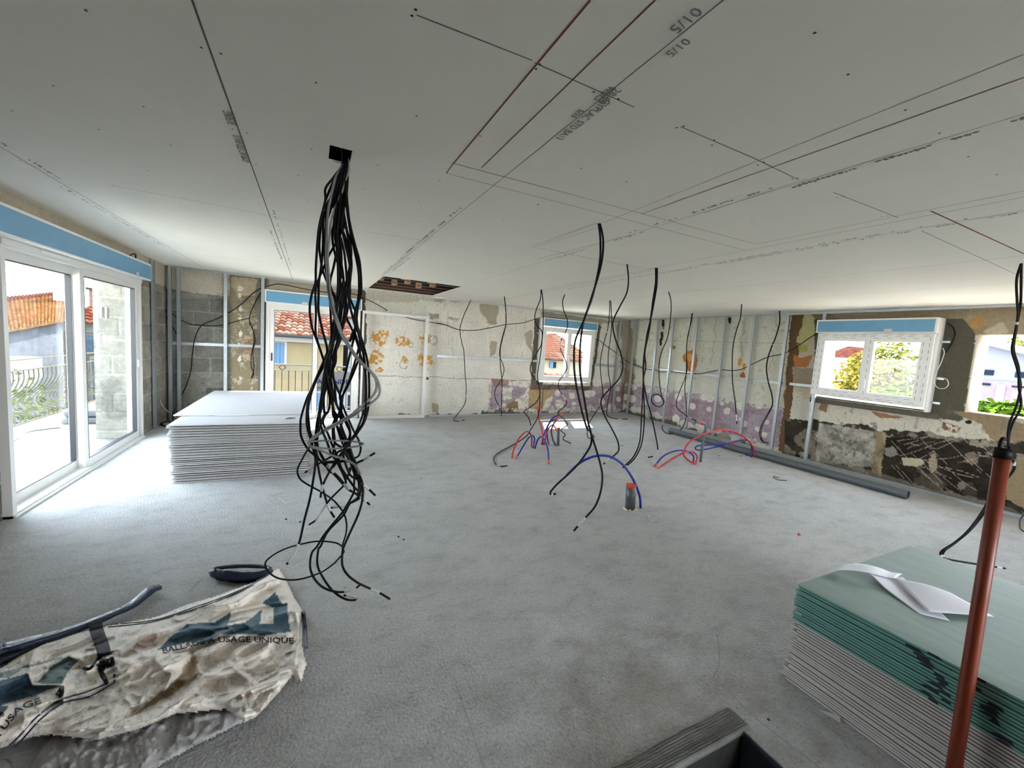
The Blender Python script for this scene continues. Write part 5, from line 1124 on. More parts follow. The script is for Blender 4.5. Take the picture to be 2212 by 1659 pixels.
RID = [(Z8((1290, 905), (1560, 870), (1640, 960)), .022, 11), (Z8((1560, 1010), (1590, 1120), (1640, 1110)), .03, 10), (Z8((1040, 850), (1110, 880), (1060, 1000)), .025, 9), (Z8((700, 1250), (1000, 1180), (1160, 1050), (1300, 930)), .03, 13),
       (Z8((1110, 640), (1230, 590), (1400, 590), (1560, 560), (1660, 600), (1870, 630)), .02, 8), (Z8((1370, 555), (1500, 478), (1700, 430), (1850, 430)), .014, 5), (Z8((740, 760), (880, 660), (1060, 610), (1210, 560)), .02, 9), (Z8((1900, 400), (1930, 600), (1900, 800)), .018, 9),
       (Z8((560, 860), (620, 820), (720, 790)), .03, 7), (Z8((1480, 815), (1600, 930), (1660, 1100)), .018, 7), (Z8((0, 940), (200, 870), (440, 770), (520, 790)), .025, 10), (Z8((180, 880), (210, 960), (400, 955)), .018, 6), (Z8((860, 500), (1200, 480), (1500, 400)), .008, 5), (Z8((1740, 520), (1880, 480)), .014, 6)]
HOL = [(Z8((1170, 960), (1000, 1060), (860, 1130)), .028, 12), (Z8((280, 920), (330, 880)), .02, 10), (Z8((1250, 780), (1220, 880)), .02, 8), (Z8((440, 890), (520, 830)), .02, 7)]
def hf_up(x, y):
    x = np.asarray(x, float); y = np.asarray(y, float)
    d = seg_d(x, y, UP, True); e = np.clip(d / 26, 0, 1); e = np.sqrt(e * (2 - e) + 1e-9)
    a, b = (x * .93 - y * .36), (x * .36 + y * .93)
    w = 1 - abs(2 * fbm(a * .006, b * .022, 3, 2) - 1); w2 = 1 - abs(2 * fbm(a * .02 + 9, b * .05, 6, 2) - 1)
    h = .020 + .040 * fbm(x * .007, y * .010, 2, 2) + .044 * w ** 5 + .015 * w2 ** 5
    for P, H, wd in RID: h = h + H * np.clip(1 - seg_d(x, y, P) / wd, 0, 1) ** 1.4
    for P, H, wd in HOL: h = h - H * np.exp(-(seg_d(x, y, P) / wd) ** 2)
    for P, H in ((FA, .028), (FB, .018)):
        dd = seg_d(x, y, P, True); ins = inpoly(x, y, P); h = h + np.where(ins, H * np.clip(.35 + dd / 10, 0, 1), 0)
    lift = np.clip((y - 1500 - (x - 200) * -.10) / 60, 0, 1) * np.clip(1 - abs(x - 330) / 420, 0, 1) * .05
    return np.maximum(.006 + (h - .006) * e, .004) + lift
def hf_lo(x, y, poly):
    d = seg_d(x, y, poly, True); e = np.sqrt(np.clip(d / 30, 0, 1))
    w = 1 - abs(2 * fbm(x * .03, y * .03, 13, 4) - 1)
    return .004 + e * (.012 + .022 * fbm(x * .012, y * .012, 8, 3) + .022 * w ** 3)
def cloth(name, poly, hf, colf, parent, m, step=2.5, floor_z=0):
    x0, x1 = min(p[0] for p in poly), max(p[0] for p in poly); y0, y1 = min(p[1] for p in poly), max(p[1] for p in poly)
    gx, gy = np.meshgrid(np.arange(x0, x1 + step, step), np.arange(y0, y1 + step, step)); sh = gx.shape
    ins = inpoly(gx.ravel(), gy.ravel(), poly).reshape(sh) | (seg_d(gx.ravel(), gy.ravel(), poly, True).reshape(sh) < step * .7)
    hh = hf(gx.ravel(), gy.ravel()); cc = colf(gx.ravel(), gy.ravel())
    a, b = (gx.ravel() - 1106) / FPX, -(gy.ravel() - 829.5) / FPX; A = np.array(RT)
    r = a[:, None] * A[:, 0] + A[:, 1] + b[:, None] * A[:, 2]
    P = np.array(EYE) + r * ((hh - EYE.z) / r[:, 2])[:, None]
    idx = -np.ones(sh, int); mb = MB(); cell = ins[:-1, :-1] & ins[1:, :-1] & ins[:-1, 1:] & ins[1:, 1:]
    used = np.zeros(sh, bool)
    for dj in (0, 1):
        for di in (0, 1): used[dj:sh[0] - 1 + dj, di:sh[1] - 1 + di] |= cell
    idx[used] = np.arange(used.sum()); u = used.ravel()
    mb.v = [tuple(v) for v in P[u].tolist()]; mb.c = [tuple(c) for c in cc[u].tolist()]
    J, I = np.nonzero(cell); mb.f = [(int(idx[j + 1, i]), int(idx[j + 1, i + 1]), int(idx[j, i + 1]), int(idx[j, i])) for j, i in zip(J, I)]; mb.mi = [0] * len(mb.f)
    o = mb.build(name, m, parent, True); md = o.modifiers.new('thick', 'SOLIDIFY'); md.thickness = .002; md.offset = -1; return o
M_bag = mat('woven_bag', (190, 182, 162), .7, attr=True, var=.10, scale=26, bump=.25, bscale=120)
M_navy = mat('navy_strap', (36, 44, 66), .5, var=.3, scale=60, bump=.6, bscale=90)
TEAL = (62, 92, 104)
def bagcol(x, y):
    c = np.tile(L3((230, 221, 210)), (len(x), 1)); n1 = fbm(x * .05, y * .05, 4) - .5; n2 = fbm(x * .012, y * .016, 14) - .5; n3 = fbm(x * .2, y * .2, 24) - .5
    c *= (1 + .5 * n2 + .2 * n1)[:, None]
    def pl(P, col, a=1.0, w=3): m = inpoly(x + n1 * w * 2, y + n2 * w * 2, Z8(*P)); c[m] = c[m] * (1 - a) + L3(col) * a * (1 + .5 * n3[m])[:, None]
    pl([(1015, 735), (1110, 640), (1215, 557), (1380, 552), (1495, 487), (1470, 575), (1580, 556), (1700, 470), (1672, 556), (1765, 560), (1768, 455), (1855, 425), (1872, 615), (1700, 632), (1420, 630), (1300, 690), (1200, 680)], TEAL)
    pl([(1695, 430), (1775, 360), (1830, 440), (1770, 462)], TEAL)
    pl([(-300, 1090), (-300, 960), (0, 930), (180, 880), (210, 955), (390, 955), (260, 1010), (150, 1045), (0, 1090)], (64, 92, 108)); pl([(240, 945), (330, 840), (440, 770), (505, 800), (440, 870), (400, 950)], (84, 106, 104))
    pl([(-300, 960), (0, 880), (400, 768), (402, 786), (150, 850), (60, 910)], (84, 108, 114), .8); pl([(-300, 1090), (60, 1090), (0, 1160), (-300, 1300)], (28, 38, 58))
    pl([(900, 640), (1060, 615), (1020, 700), (850, 740)], (170, 120, 112), .5, 6)
    pl([(1180, 880), (1250, 740), (1290, 900), (1120, 1010), (900, 1130), (760, 1190), (1000, 1040)], (150, 126, 82), .7, 14)
    pl([(1690, 1010), (1760, 960), (1740, 1050), (1650, 1130), (1600, 1110)], (86, 70, 52), .7, 12)
    m = (fbm(x * .06, y * .06, 31) > .64) & (y > 1380); c[m] *= .72
    m = (fbm(x * .14, y * .14, 41) > .70); c[m] *= .7
    return c
def bagcol2(x, y):
    n2 = fbm(x * .012, y * .016, 14) - .5; return L3((172, 170, 168))[None] * (1 + .7 * n2)[:, None] * np.where(fbm(x * .1, y * .1, 55) > .7, .6, 1)[:, None]
bag = thing('rubble_bag', onz(300, 1500, 0), 'crumpled dirty off-white woven bag with teal print and navy straps on the floor', 'bag')
cloth('bag_body', UP, hf_up, bagcol, bag, M_bag)
cloth('lower_fold', LO, lambda x, y: hf_lo(x, y, LO), bagcol2, bag, M_bag, 4); cloth('lower_fold', LO2, lambda x, y: hf_lo(x, y, LO2), bagcol2, bag, M_bag, 4)
def onbag(x, y, lift=.003): return onz(x, y, float(hf_up(np.array([x]), np.array([y]))[0]) + lift)
def bag_text(s, path, hgt, size=1.0):
    v, f = text_mesh(s, 1.0, 0, .02); wmax = max(q.x for q in v); P = [Vector((a, b, 0)) for a, b in path]; S_ = spline(P, 12); L = [0]
    for a, b in zip(S_, S_[1:]): L.append(L[-1] + (b - a).length)
    # subdivide the glyph triangles so they follow the cloth
    import bmesh
    bm = bmesh.new(); vv = [bm.verts.new((q.x, q.y, 0)) for q in v]
    for q in f:
        try: bm.faces.new([vv[i] for i in q])
        except ValueError: pass
    bmesh.ops.remove_doubles(bm, verts=bm.verts, dist=1e-5); bmesh.ops.triangulate(bm, faces=bm.faces[:])
    for _ in range(2): bmesh.ops.subdivide_edges(bm, edges=[e for e in bm.edges if e.calc_length() > .22], cuts=1)
    bm.verts.ensure_lookup_table(); mb = MB(); pos = []
    for q in bm.verts:
        t = q.co.x / wmax * L[-1]; i = max(0, min(len(L) - 2, next((k for k in range(len(L) - 1) if L[k + 1] >= t), len(L) - 2)))
        a, b = S_[i], S_[i + 1]; c = a.lerp(b, (t - L[i]) / (L[i + 1] - L[i])); d = (b - a).normalized(); up = Vector((d.y, -d.x, 0)); r_ = c + up * q.co.y * hgt
        pos.append((r_.x, r_.y))
    xs = np.array([p[0] for p in pos]); ys = np.array([p[1] for p in pos]); hh = hf_up(xs, ys)
    bm.verts.index_update()
    mb.add([onz(x, y, h + .0025) for (x, y), h in zip(pos, hh)], [tuple(q.index for q in fc.verts) for fc in bm.faces]); bm.free()
    mb.build('bag_lettering', mat('black_lettering', (36, 36, 38), .8), bag)
bag_text('BALLAGE \u00c0 USAGE UNIQUE', Z8((1050, 752), (1200, 718), (1310, 692), (1440, 678), (1660, 680), (1895, 686)), 17)
bag_text('\u00c0 USAGE', Z8((-30, 1330), (60, 1210), (140, 1120), (270, 1070)), 18)
sm_ = MB()
for path in (((720, 566), (1000, 535), (1250, 455), (1450, 385), (1650, 295), (1760, 225)), ((700, 582), (980, 548), (1240, 470), (1440, 400), (1640, 310)), ((60, 1345), (120, 1290), (240, 1160), (380, 1056), (560, 1000), (690, 945)), ((100, 1350), (150, 1300), (260, 1180), (400, 1075), (580, 1030), (745, 935)),
             ((735, 810), (738, 935)), ((0, 850), (120, 762), (200, 715), (290, 690))):
    S_ = spline([Vector((a, b, 0)) for a, b in Z8(*path)], 8); sm_.tube([onbag(q.x, q.y, .002) for q in S_], .0032, 5)
sm_.build('seam', M_navy, bag)
# straps
def crumple(pts, rr, parent, m, n=12, seed=1, flat=.55):
    S_ = spline([onz(x, y, z) for x, y, z in pts], 8); k = len(S_); rg = random.Random(seed)
    mb = MB(); R_ = [np.interp(i / (k - 1), np.linspace(0, 1, len(rr)), rr) for i in range(k)]; mb.tube(S_, R_, n, flat=flat)
    nv = len(mb.v); out = []
    for i, v in enumerate(mb.v):
        j = i % n; a = .78 + .45 * math.sin(j * 2.7 + seed + .25 * math.sin(i * .07)) * .5 + rg.uniform(-.05, .05); c = S_[i // n]; w = Vector(v) - c
        q = c + w * a; out.append((q.x, q.y, max(q.z, .002)))
    mb.v = out; return mb.build('strap', m, parent, True)
M_nf = mat('navy_fabric', (34, 44, 64), .38, var=.25, scale=40, bump=.5, bscale=60)
Zs = lambda x, y, z: (x / 2.989, 1160 + y / 2.989, z)
crumple([Zs(-250, 860, .03), Zs(0, 740, .035), Zs(150, 695, .035), Zs(400, 618, .03), Zs(560, 560, .03), Zs(700, 505, .035), Zs(850, 440, .03), Zs(960, 350, .03), Zs(1035, 322, .025)], [.05, .045, .042, .026, .022, .024, .03, .034, .024], bag, M_nf, seed=2)
crumple([Zs(-250, 900, .02), Zs(0, 800, .02), Zs(200, 720, .02), Zs(420, 640, .018), Zs(640, 548, .018), Zs(800, 480, .02)], [.03, .03, .022, .014, .014, .008], bag, M_nf, seed=5)
crumple([Zs(*q) for q in ((1745, 215, .03), (1700, 245, .03), (1600, 258, .03), (1480, 250, .03), (1390, 232, .03), (1372, 222, .03), (1420, 200, .03), (1560, 188, .03), (1700, 192, .03), (1745, 208, .03))], [.024, .036, .036, .038, .03, .016, .012, .012, .012, .014], bag, M_nf, seed=7, flat=1.1)
def ribbon(path, w, parent, m, name='strap', lift=.006, t=.002):
    S_ = spline([Vector((a, b, 0)) for a, b in path], 8); mb = MB(); vs = []
    for i, q in enumerate(S_):
        d = (S_[min(i + 1, len(S_) - 1)] - S_[max(0, i - 1)]).normalized(); s = Vector((-d.y, d.x, 0)) * w / 2
        for e in (-1, -.33, .33, 1): p = q + s * e; vs.append(onbag(p.x, p.y, lift))
    mb.add(vs, [(i * 4 + j, i * 4 + j + 1, i * 4 + 4 + j + 1, i * 4 + 4 + j) for i in range(len(S_) - 1) for j in range(3)])
    o = mb.build(name, m, parent, True); md = o.modifiers.new('thick', 'SOLIDIFY'); md.thickness = t; return o
ribbon(Z8((608, 540), (630, 620), (660, 700), (675, 765)), 30, bag, mat('charcoal_webbing', (62, 64, 70), .8, var=.2, scale=90, bump=.6, bscale=200))
ribbon(Z8((1957, 480), (1965, 560), (1972, 640), (1975, 720)), 8, bag, M_navy)
kn = MB()
for path in (((625, 795), (650, 775), (690, 800), (720, 780), (728, 820), (700, 830), (690, 795), (650, 800)), ((655, 800), (645, 850), (665, 890), (690, 945)), ((672, 810), (668, 850), (655, 880), (680, 930)), ((540, 845), (580, 850), (620, 800)), ((380, 1000), (400, 970), (395, 1020), (370, 1010))):
    S_ = spline([Vector((a, b, 0)) for a, b in Z8(*path)], 8); kn.tube([onbag(q.x, q.y, .008) for q in S_], .006, 6)
kn.build('cord_knot', M_black, bag, True)
th = MB()
for path in (((1920, 400), (1960, 410), (2005, 390), (1975, 470), (1990, 430)), ((1960, 500), (2030, 540), (2025, 590), (1985, 640)), ((390, 960), (340, 990), (290, 1000)), ((1540, -1), (1541, -2))[:0]):
    if path: th.tube(spline([onz(x, y, .012) for x, y in Z8(*path)], 6), .0012, 4)
th.build('loose_threads', M_tape, bag)
th = MB()
for path in (((1300, 275), (1230, 330), (1205, 365), (1245, 388)),): th.tube(spline([onz(x, y, .002) for x, y in Z8(*path)], 6), .0016, 4)
tag(th.build('thread', M_tape), 'thin white thread on the floor between the navy loop and the bag', 'thread')
th = MB()
for path in (((120, 790), (170, 760), (220, 750), (270, 790), (250, 810), (190, 800), (130, 780)),): th.tube(spline([onz(x, y, .002) for x, y in E7(*path)], 6), .0016, 4)
tag(th.build('thread', M_tape), 'thin curled white thread on the floor below the white boards', 'thread')

# ------------------------------------------------------------------ outside
M_ground = mat('ground', (205, 198, 182), .95, var=.2, scale=.6)
mb = MB(); mb.box(-90, 90, -60, 110, -3.2, -3.0); tag(mb.build('ground', M_ground, loc=(0, 0, 0)), kind='structure')
OUT = .55
M_slab = mat('balcony_concrete', (170, 170, 170), .9, var=.08, scale=6, bump=.2); OUT = .16
mb = MB(); mb.box(-3.72, LWX - .42, 2.0, 12.0, -.25, -.05); tag(mb.build('floor_balcony', M_slab, loc=(0, 0, 0)), kind='structure')
mb = MB(); mb.box(-1.4, 1.6, BW + .4, 9.05, -.25, -.02); tag(mb.build('floor_back_balcony', M_slab, loc=(0, 0, 0)), kind='structure')
mb = MB(); mb.box(-2.5, 8, -8.5, -4.0, -.25, -.03); tag(mb.build('floor_unseen_slab', mat('dark_slab', (120, 112, 104), .9, var=.1, scale=4), loc=(0, 0, 0)), kind='structure')  # unseen dark slab, added to cut ground bounce onto the near ceiling
M_iron = mat('pale_painted_iron', (176, 172, 150), .5)
M_irond = mat('grey_iron', (96, 98, 100), .5)
rail = thing('balcony_railing', (-3.6, 7.5, -.05), 'pale bellied wrought iron balcony railing outside the left sliding door', 'railing')
mb = MB(); mb.bar((-3.6, 2.6, .91), (-3.6, 11.9, .91), .035, .012); mb.bar((-3.6, 2.6, .76), (-3.6, 11.9, .76), .03, .012); mb.build('top_rail', M_iron, rail)
mb = MB(); mb.bar((-3.6, 2.6, .02), (-3.6, 11.9, .02), .03, .02); mb.build('bottom_rail', M_iron, rail)
k = 0; y = 4.4
while y < 11.8:
    mb = MB(); P = [(-3.6, y, .76), (-3.6, y, .62), (-3.66, y, .48), (-3.78, y, .34), (-3.83, y, .23), (-3.76, y, .15), (-3.62, y, .13), (-3.60, y, .10), (-3.6, y, .02)]
    mb.tube(spline(P, 4), .008, 5); mb.build('baluster', M_iron, rail, True); y += .115
mb = MB()
for z0, dx in ((-.05, 0), (.06, .03)):
    mb.v += []; mb.box(-3.3 + dx, -2.75 + dx, 8.2, 9.0, z0, z0 + .10)
o = mb.build('insulation_bale', mat('white_sack', (200, 202, 206), .6, var=.05, scale=6, bump=.3, bscale=10)); bv = o.modifiers.new('b', 'BEVEL'); bv.width = .035; bv.segments = 3
tag(o, 'pile of two white sacks on the sunlit balcony floor', 'sack')
mb = MB(); mb.tube(spline([onz(x, y, -.04) for x, y in T(0, 520, 3.77, (60, 1650), (150, 1610), (220, 1560), (330, 1540), (500, 1520))], 6), .008, 6); tag(mb.build('hose', M_gasket, None, True), 'thin dark cable lying on the balcony floor', 'cable')
# tiled roofs and houses
M_tile = mat('roof_tile', (190, 110, 80), .85, attr=True, var=.15, scale=3)
def tiles(mb, A, B, Cc, D, nu, nv, amp=.04, c1=(196, 118, 84), c2=(214, 160, 130), seed=1):
    """A-B eave, D-C ridge"""
    A, B, Cc, D = map(Vector, (A, B, Cc, D)); N = (B - A).cross(D - A).normalized(); N = N if N.z > 0 else -N; rg = random.Random(seed); k = 4
    for j in range(nv):
        v0, v1 = j / nv, (j + 1.12) / nv
        for i in range(nu):
            w0, w1 = i / nu, (i + 1) / nu; t = rg.random(); L = tuple(lin(c1)[q] * (1 - t) + lin(c2)[q] * t for q in range(3)); kk = OUT * .5 * rg.uniform(.75, 1.1); mb.cur = tuple(x * kk for x in L); vs = []
            for vv, lift in ((v0, amp * .7), (v1, .0)):
                for s in range(k + 1):
                    u = w0 + (w1 - w0) * s / k; p = (A * (1 - u) + B * u) * (1 - vv) + (D * (1 - u) + Cc * u) * vv
                    vs.append(p + N * (amp * math.sin(math.pi * s / k) + lift))
            mb.add(vs, [(s, s + 1, k + 2 + s, k + 1 + s) for s in range(k)])
            e0, e1 = [(A * (1 - u) + B * u) * (1 - v0) + (D * (1 - u) + Cc * u) * v0 - N * .01 for u in (w0, w1)]
            mb.add([e0] + vs[:k + 1] + [e1], [tuple(range(k + 3))])
    mb.cur = tuple(OUT * .4 * v for v in lin(c1)); mb.add([A - N * .01, B - N * .01, Cc - N * .01, D - N * .01], [(0, 1, 2, 3)])
    mb.cur = None
def quad3(mb, pts, th_=.2, back=(0, 1, 0)):
    b = Vector(back) * th_; v = [Vector(p) for p in pts]; n = len(v)
    mb.add(v + [p + b for p in v], [tuple(range(n))[::-1], tuple(range(n, 2 * n))] + [(i, (i + 1) % n, n + (i + 1) % n, n + i) for i in range(n)])
OUT = .22
M_h1 = mat('yellow_render', (176, 160, 126), .9, var=.14, scale=1.6); M_h2 = mat('stone_wall', (150, 146, 142), .9, var=.28, scale=7, stretch=(1, 1, 3), bump=.4, bscale=9); M_h3 = mat('pale_render', (176, 176, 180), .9, var=.06, scale=2)
M_shut = mat('blue_shutter', (116, 150, 184), .6, var=.1, scale=8, stretch=(8, 8, .5)); M_dark = mat('dark_glass', (44, 52, 66), .2); M_wwall = mat('white_render', (215, 216, 222), .9, var=.04, scale=2)
def shutters(mb_parent, x0, x1, y, z0, z1, name='shutter', frame=True):
    if frame:
        m_ = MB(); m_.box(x0 - .08, x1 + .08, y - .02, y + .02, z0 - .06, z1 + .1); m_.build('window_surround', M_wwall, mb_parent)
    m_ = MB(); n_ = max(4, int((x1 - x0) / .09))
    for i in range(n_): a = x0 + (x1 - x0) * i / n_; m_.box(a + .004, a + (x1 - x0) / n_ - .004, y - .07, y - .03, z0, z1)
    m_.box(x0, x1, y - .035, y - .02, z0, z1); m_.build(name, M_shut, mb_parent)
# house facing the back door
YH = 14.0
hz = lambda x, y: ony(x, y, YH)
ez = hz(600, 722).z
ha = thing('house', (0, YH, -3), 'pale ochre house with blue shutters and tiled roof facing the back door', 'house')
mb = MB(); mb.box(-4.6, hz(742, 740).x, YH, YH + 6, -3, ez + .02); mb.build('wall', M_h1, ha)
mb = MB(); mb.box(-4.6, hz(742, 740).x + .1, YH - .12, YH, ez - .20, ez - .06); mb.build('cornice', M_wwall, ha)
mb = MB(); mb.tube([(-4.7, YH - .33, ez - .02), (hz(742, 740).x + .2, YH - .33, ez - .02)], .05, 8); mb.build('gutter', M_irond, ha)
mb = MB(); xr = hz(744, 740).x + .2; tiles(mb, (-4.7, YH - .35, ez), (xr, YH - .35, ez), (xr, YH + 4.2, ez + 1.45), (-4.7, YH + 4.2, ez + 1.45), 34, 15, .045, (176, 92, 74), (214, 176, 150)); mb.build('roof', M_tile, ha)
a, b = hz(590, 740), hz(613, 784); shutters(ha, a.x - .5, b.x, YH, b.z, a.z)
a, b = hz(672, 848), hz(699, 884); shutters(ha, a.x, b.x, YH, b.z - .3, a.z)
a, b = hz(726, 846), hz(752, 884); m_ = MB(); m_.box(a.x, b.x, YH - .05, YH - .01, b.z - .5, a.z); m_.build('door', M_h3, ha)
m_ = MB(); m_.box(a.x + .35, a.x + .55, YH - .06, YH - .05, b.z - .3, a.z - .1); m_.build('door_pane', M_dark, ha)
hb = thing('house', (2.2, 15, -3), 'white house with a blue shutter at the right edge of the back door view', 'house')
mb = MB(); mb.box(hz(737, 740).x + .3, 4.0, YH + 1.2, YH + 7, -3, 2.1); mb.build('wall', M_wwall, hb)
mb = MB(); tiles(mb, (1.0, YH + .9, 2.1), (4.2, YH + .9, 2.1), (4.2, YH + 5, 3.3), (1.0, YH + 5, 3.3), 16, 12, .045, (150, 92, 80), (190, 150, 130), 4); mb.build('roof', M_tile, hb)
shutters(hb, 1.35, 1.75, YH + 1.2, .3, 1.4)
# back balustrade with for-sale sign
Yr = 8.85; bz = lambda x, y: ony(x, y, Yr)
br = thing('balcony_railing', (.05, Yr, -.02), 'white iron railing with diamond motifs outside the back door', 'railing')
zt, zm = bz(590, 787).z, bz(590, 799).z
mb = MB(); mb.bar((-1.4, Yr, zt), (1.6, Yr, zt), .03, .025); mb.bar((-1.4, Yr, zm), (1.6, Yr, zm), .02, .015); mb.build('top_rail', M_wwall, br)
mb = MB(); mb.bar((-1.4, Yr, .08), (1.6, Yr, .08), .02, .02); mb.build('bottom_rail', M_wwall, br)
for x in (-1.38, 1.58): mb = MB(); mb.bar((x, Yr, -.02), (x, Yr, zt + .01), .035, .035, (0, 1, 0)); mb.build('post', M_wwall, br)
x0 = bz(594, 805).x; st_ = bz(609, 805).x - x0
for i in range(-6, 16):
    x = x0 + st_ * i
    if -1.4 < x < 1.6: mb = MB(); mb.bar((x, Yr, .08), (x, Yr, zm), .012, .012, (0, 1, 0)); mb.build('baluster', M_irond, br)
for cx in (bz(610, 793).x, bz(733, 803).x):
    mb = MB(); zc = (zt + zm) / 2; s = (zt - zm) / 2; P = [Vector((cx - s * 1.15, Yr, zc)), Vector((cx, Yr, zc + s)), Vector((cx + s * 1.15, Yr, zc)), Vector((cx, Yr, zc - s))]
    for a_, b_ in zip(P, P[1:] + P[:1]): mb.bar(a_, b_, .012, .012)
    mb.build('diamond', M_irond, br)
sg = thing('sale_sign', (.45, Yr - .03, .4), 'white for-sale sign with blue capitals tied to the back railing', 'sign')
s0, s1 = bz(680, 803), bz(757, 846)
mb = MB(); mb.box(s0.x, s1.x + .02, Yr - .03, Yr - .010, s1.z, bz(690, 803).z); mb.build('panel', mat('sign_white', (214, 214, 218), .5), sg)
def wtext(s, x0, x1, z, hgt, m, nm):
    v, f = text_mesh(s, 1.0, 0, .02); w_ = max(q.x for q in v); h_ = max(q.y for q in v); mb = MB()
    mb.add([(x0 + (x1 - x0) * q.x / w_, Yr - .0305, z + q.y / h_ * hgt) for q in v], f); mb.build(nm, m, sg)
M_sb = mat('sign_blue', (44, 66, 150), .6); a, b = bz(684, 829), bz(757, 834)
wtext('A VENDRE', a.x, b.x + .06, bz(700, 829).z, .095, M_sb, 'lettering'); wtext('06', a.x, a.x + .085, bz(690, 840).z, .05, M_irond, 'phone_number')
wtext('Immobilier', bz(712, 812).x, bz(757, 812).x, bz(730, 813).z, .04, M_irond, 'small_lettering') if False else None
# houses seen through the left sliding door
W_ = 16.0
hl = thing('house', (-9, 17, -3), 'long house with orange tiled roof and patched pale gable left of the balcony', 'house')
q = lambda x, y, Y: ony(x, y, Y)
wl = [q(-60, 726, 15.0), q(133, 690, 18.6)]
A = wl[0]; B = wl[1]
mb = MB(); dirn = Vector((B.x - A.x, B.y - A.y, 0)).normalized(); nrm_ = Vector((-dirn.y, dirn.x, 0))
quad3(mb, [(A.x, A.y, -3), (B.x, B.y, -3), (B.x, B.y, B.z), (A.x, A.y, A.z)], 5, nrm_); mb.build('wall', mat('patched_render', (166, 170, 180), .9, var=.2, scale=2.2, stretch=(1, 1, 2.5)), hl)
R0, R1_ = q(-60, 662, 21.0), q(160, 636, 25.5)
R0 = A + nrm_ * 5 + Vector((0, 0, 1.9)); 
mb = MB(); c0, c1_ = q(-60, 664, 19.5), q(165, 634, 24.5); tiles(mb, A - nrm_ * .2, B - nrm_ * .2 + dirn * .1, c1_, c0, 24, 22, .05, (250, 158, 98), (255, 200, 140), 3)
mb.build('roof', M_tile, hl)
mb = MB(); tiles(mb, c0, c1_, q(165, 627, 26.5), q(-60, 650, 21.5), 30, 5, .05, (190, 110, 90), (206, 140, 120), 8); mb.build('far_roof', M_tile, hl)
c = q(131, 622, 22); mb = MB(); mb.box(c.x - .14, c.x + .14, 21.8, 22.2, c.z - .5, c.z + .3); mb.build('chimney', M_conc, hl)
YS = 22.0
hs = thing('house', (-6, 23, -3), 'stone house with blue shutters seen past the door stile', 'house')
a, b = q(134, 690, YS), q(330, 700, YS)
mb = MB(); mb.box(a.x, 3.0, YS, YS + 6, -3, a.z - .1); mb.build('wall', M_h2, hs)
mb = MB(); mb.box(a.x - .1, 3.0, YS - .1, YS, a.z - .45, a.z - .1); mb.build('cornice', M_wwall, hs)
mb = MB(); e0 = a.z - .1; tiles(mb, (a.x - .5, YS - .5, e0), (3.2, YS - .5, e0), (3.2, YS + 4, e0 + 1.5), (a.x + 1.2, YS + 4, e0 + 1.5), 50, 12, .06, (180, 84, 66), (222, 150, 120), 5); mb.build('roof', M_tile, hs)
c0, c1_ = q(195, 725, YS), q(205, 760, YS); shutters(hs, c0.x - .1, c1_.x + .15, YS, c1_.z, c0.z)
c0, c1_ = q(200, 775, YS), q(232, 822, YS); shutters(hs, c0.x, c1_.x, YS, c1_.z - 1, c0.z)
hr = thing('house', (-3, 28, -3), 'pink rendered building rising behind the stone house', 'house')
c = q(192, 626, 29); mb = MB(); mb.box(c.x, 2, 29, 33, -3, c.z); mb.build('wall', mat('pink_render', (160, 120, 112), .9, var=.15, scale=3), hr); mb = MB(); mb.box(c.x - .1, 2.1, 28.9, 33.1, c.z, c.z + .12); mb.build('roof_edge', M_irond, hr)
mb = MB(); a, b = q(-40, 768, 11.5), q(88, 772, 13); quad3(mb, [(a.x, a.y, -3), (b.x, b.y, -3), (b.x, b.y, b.z), (a.x, a.y, a.z)], .2, (-.3, 1, 0)); tag(mb.build('garden_wall', M_wwall), 'low white garden wall beyond the bushes', 'wall')
# planting
def leaves(name, blobs, n, size, cols, seed, parent=None, label=None, cat=None, group=None, trunk=None):
    """blobs: (centre, rx, ry, rz); small bent leaves scattered through the crown"""
    rg = random.Random(seed); mb = MB(); tot = sum(b[1] * b[2] * b[3] for b in blobs)
    for (c, rx, ry, rz) in blobs:
        for _ in range(int(n * rx * ry * rz / tot)):
            while True:
                v = Vector((rg.uniform(-1, 1), rg.uniform(-1, 1), rg.uniform(-1, 1)))
                if .25 < v.length < 1: break
            v = v * (.75 + .25 * rg.random()) + Vector((rg.gauss(0, .05),) * 3); p = Vector(c) + Vector((v.x * rx, v.y * ry, v.z * rz))
            d = Vector((rg.gauss(0, 1), rg.gauss(0, 1), rg.gauss(0, .6))).normalized(); s = d.cross(Vector((rg.gauss(0, 1), rg.gauss(0, 1), rg.gauss(0, 1)))).normalized(); L = size * rg.uniform(.6, 1.3)
            t = rg.random(); col = lin(cols[0]); c2 = lin(cols[1]); mb.cur = tuple(OUT * 1.2 * (col[i] * (1 - t) + c2[i] * t) for i in range(3))
            mb.add([p, p + d * L * .5 + s * L * .28, p + d * L, p + d * L * .5 - s * L * .28], [(0, 1, 2, 3)])
    m_ = mat('leaf', (90, 120, 50), .6, attr=True)
    c0 = blobs[0][0]; root = thing(name, (c0[0], c0[1], -3), label, cat, group); mb.cur = None
    mb.build('foliage', m_, root)
    tb_ = MB(); tb_.tube(spline([(c0[0], c0[1], -3), (c0[0] + .1, c0[1], (c0[2] - 3) / 2), (c0[0], c0[1], c0[2])], 4), trunk or .12, 8); tb_.build('trunk', M_steelw, root, True); return root
YG = ((112, 128, 60), (196, 190, 96)); GG = ((54, 92, 30), (150, 186, 60)); DG = ((40, 62, 30), (96, 118, 52))
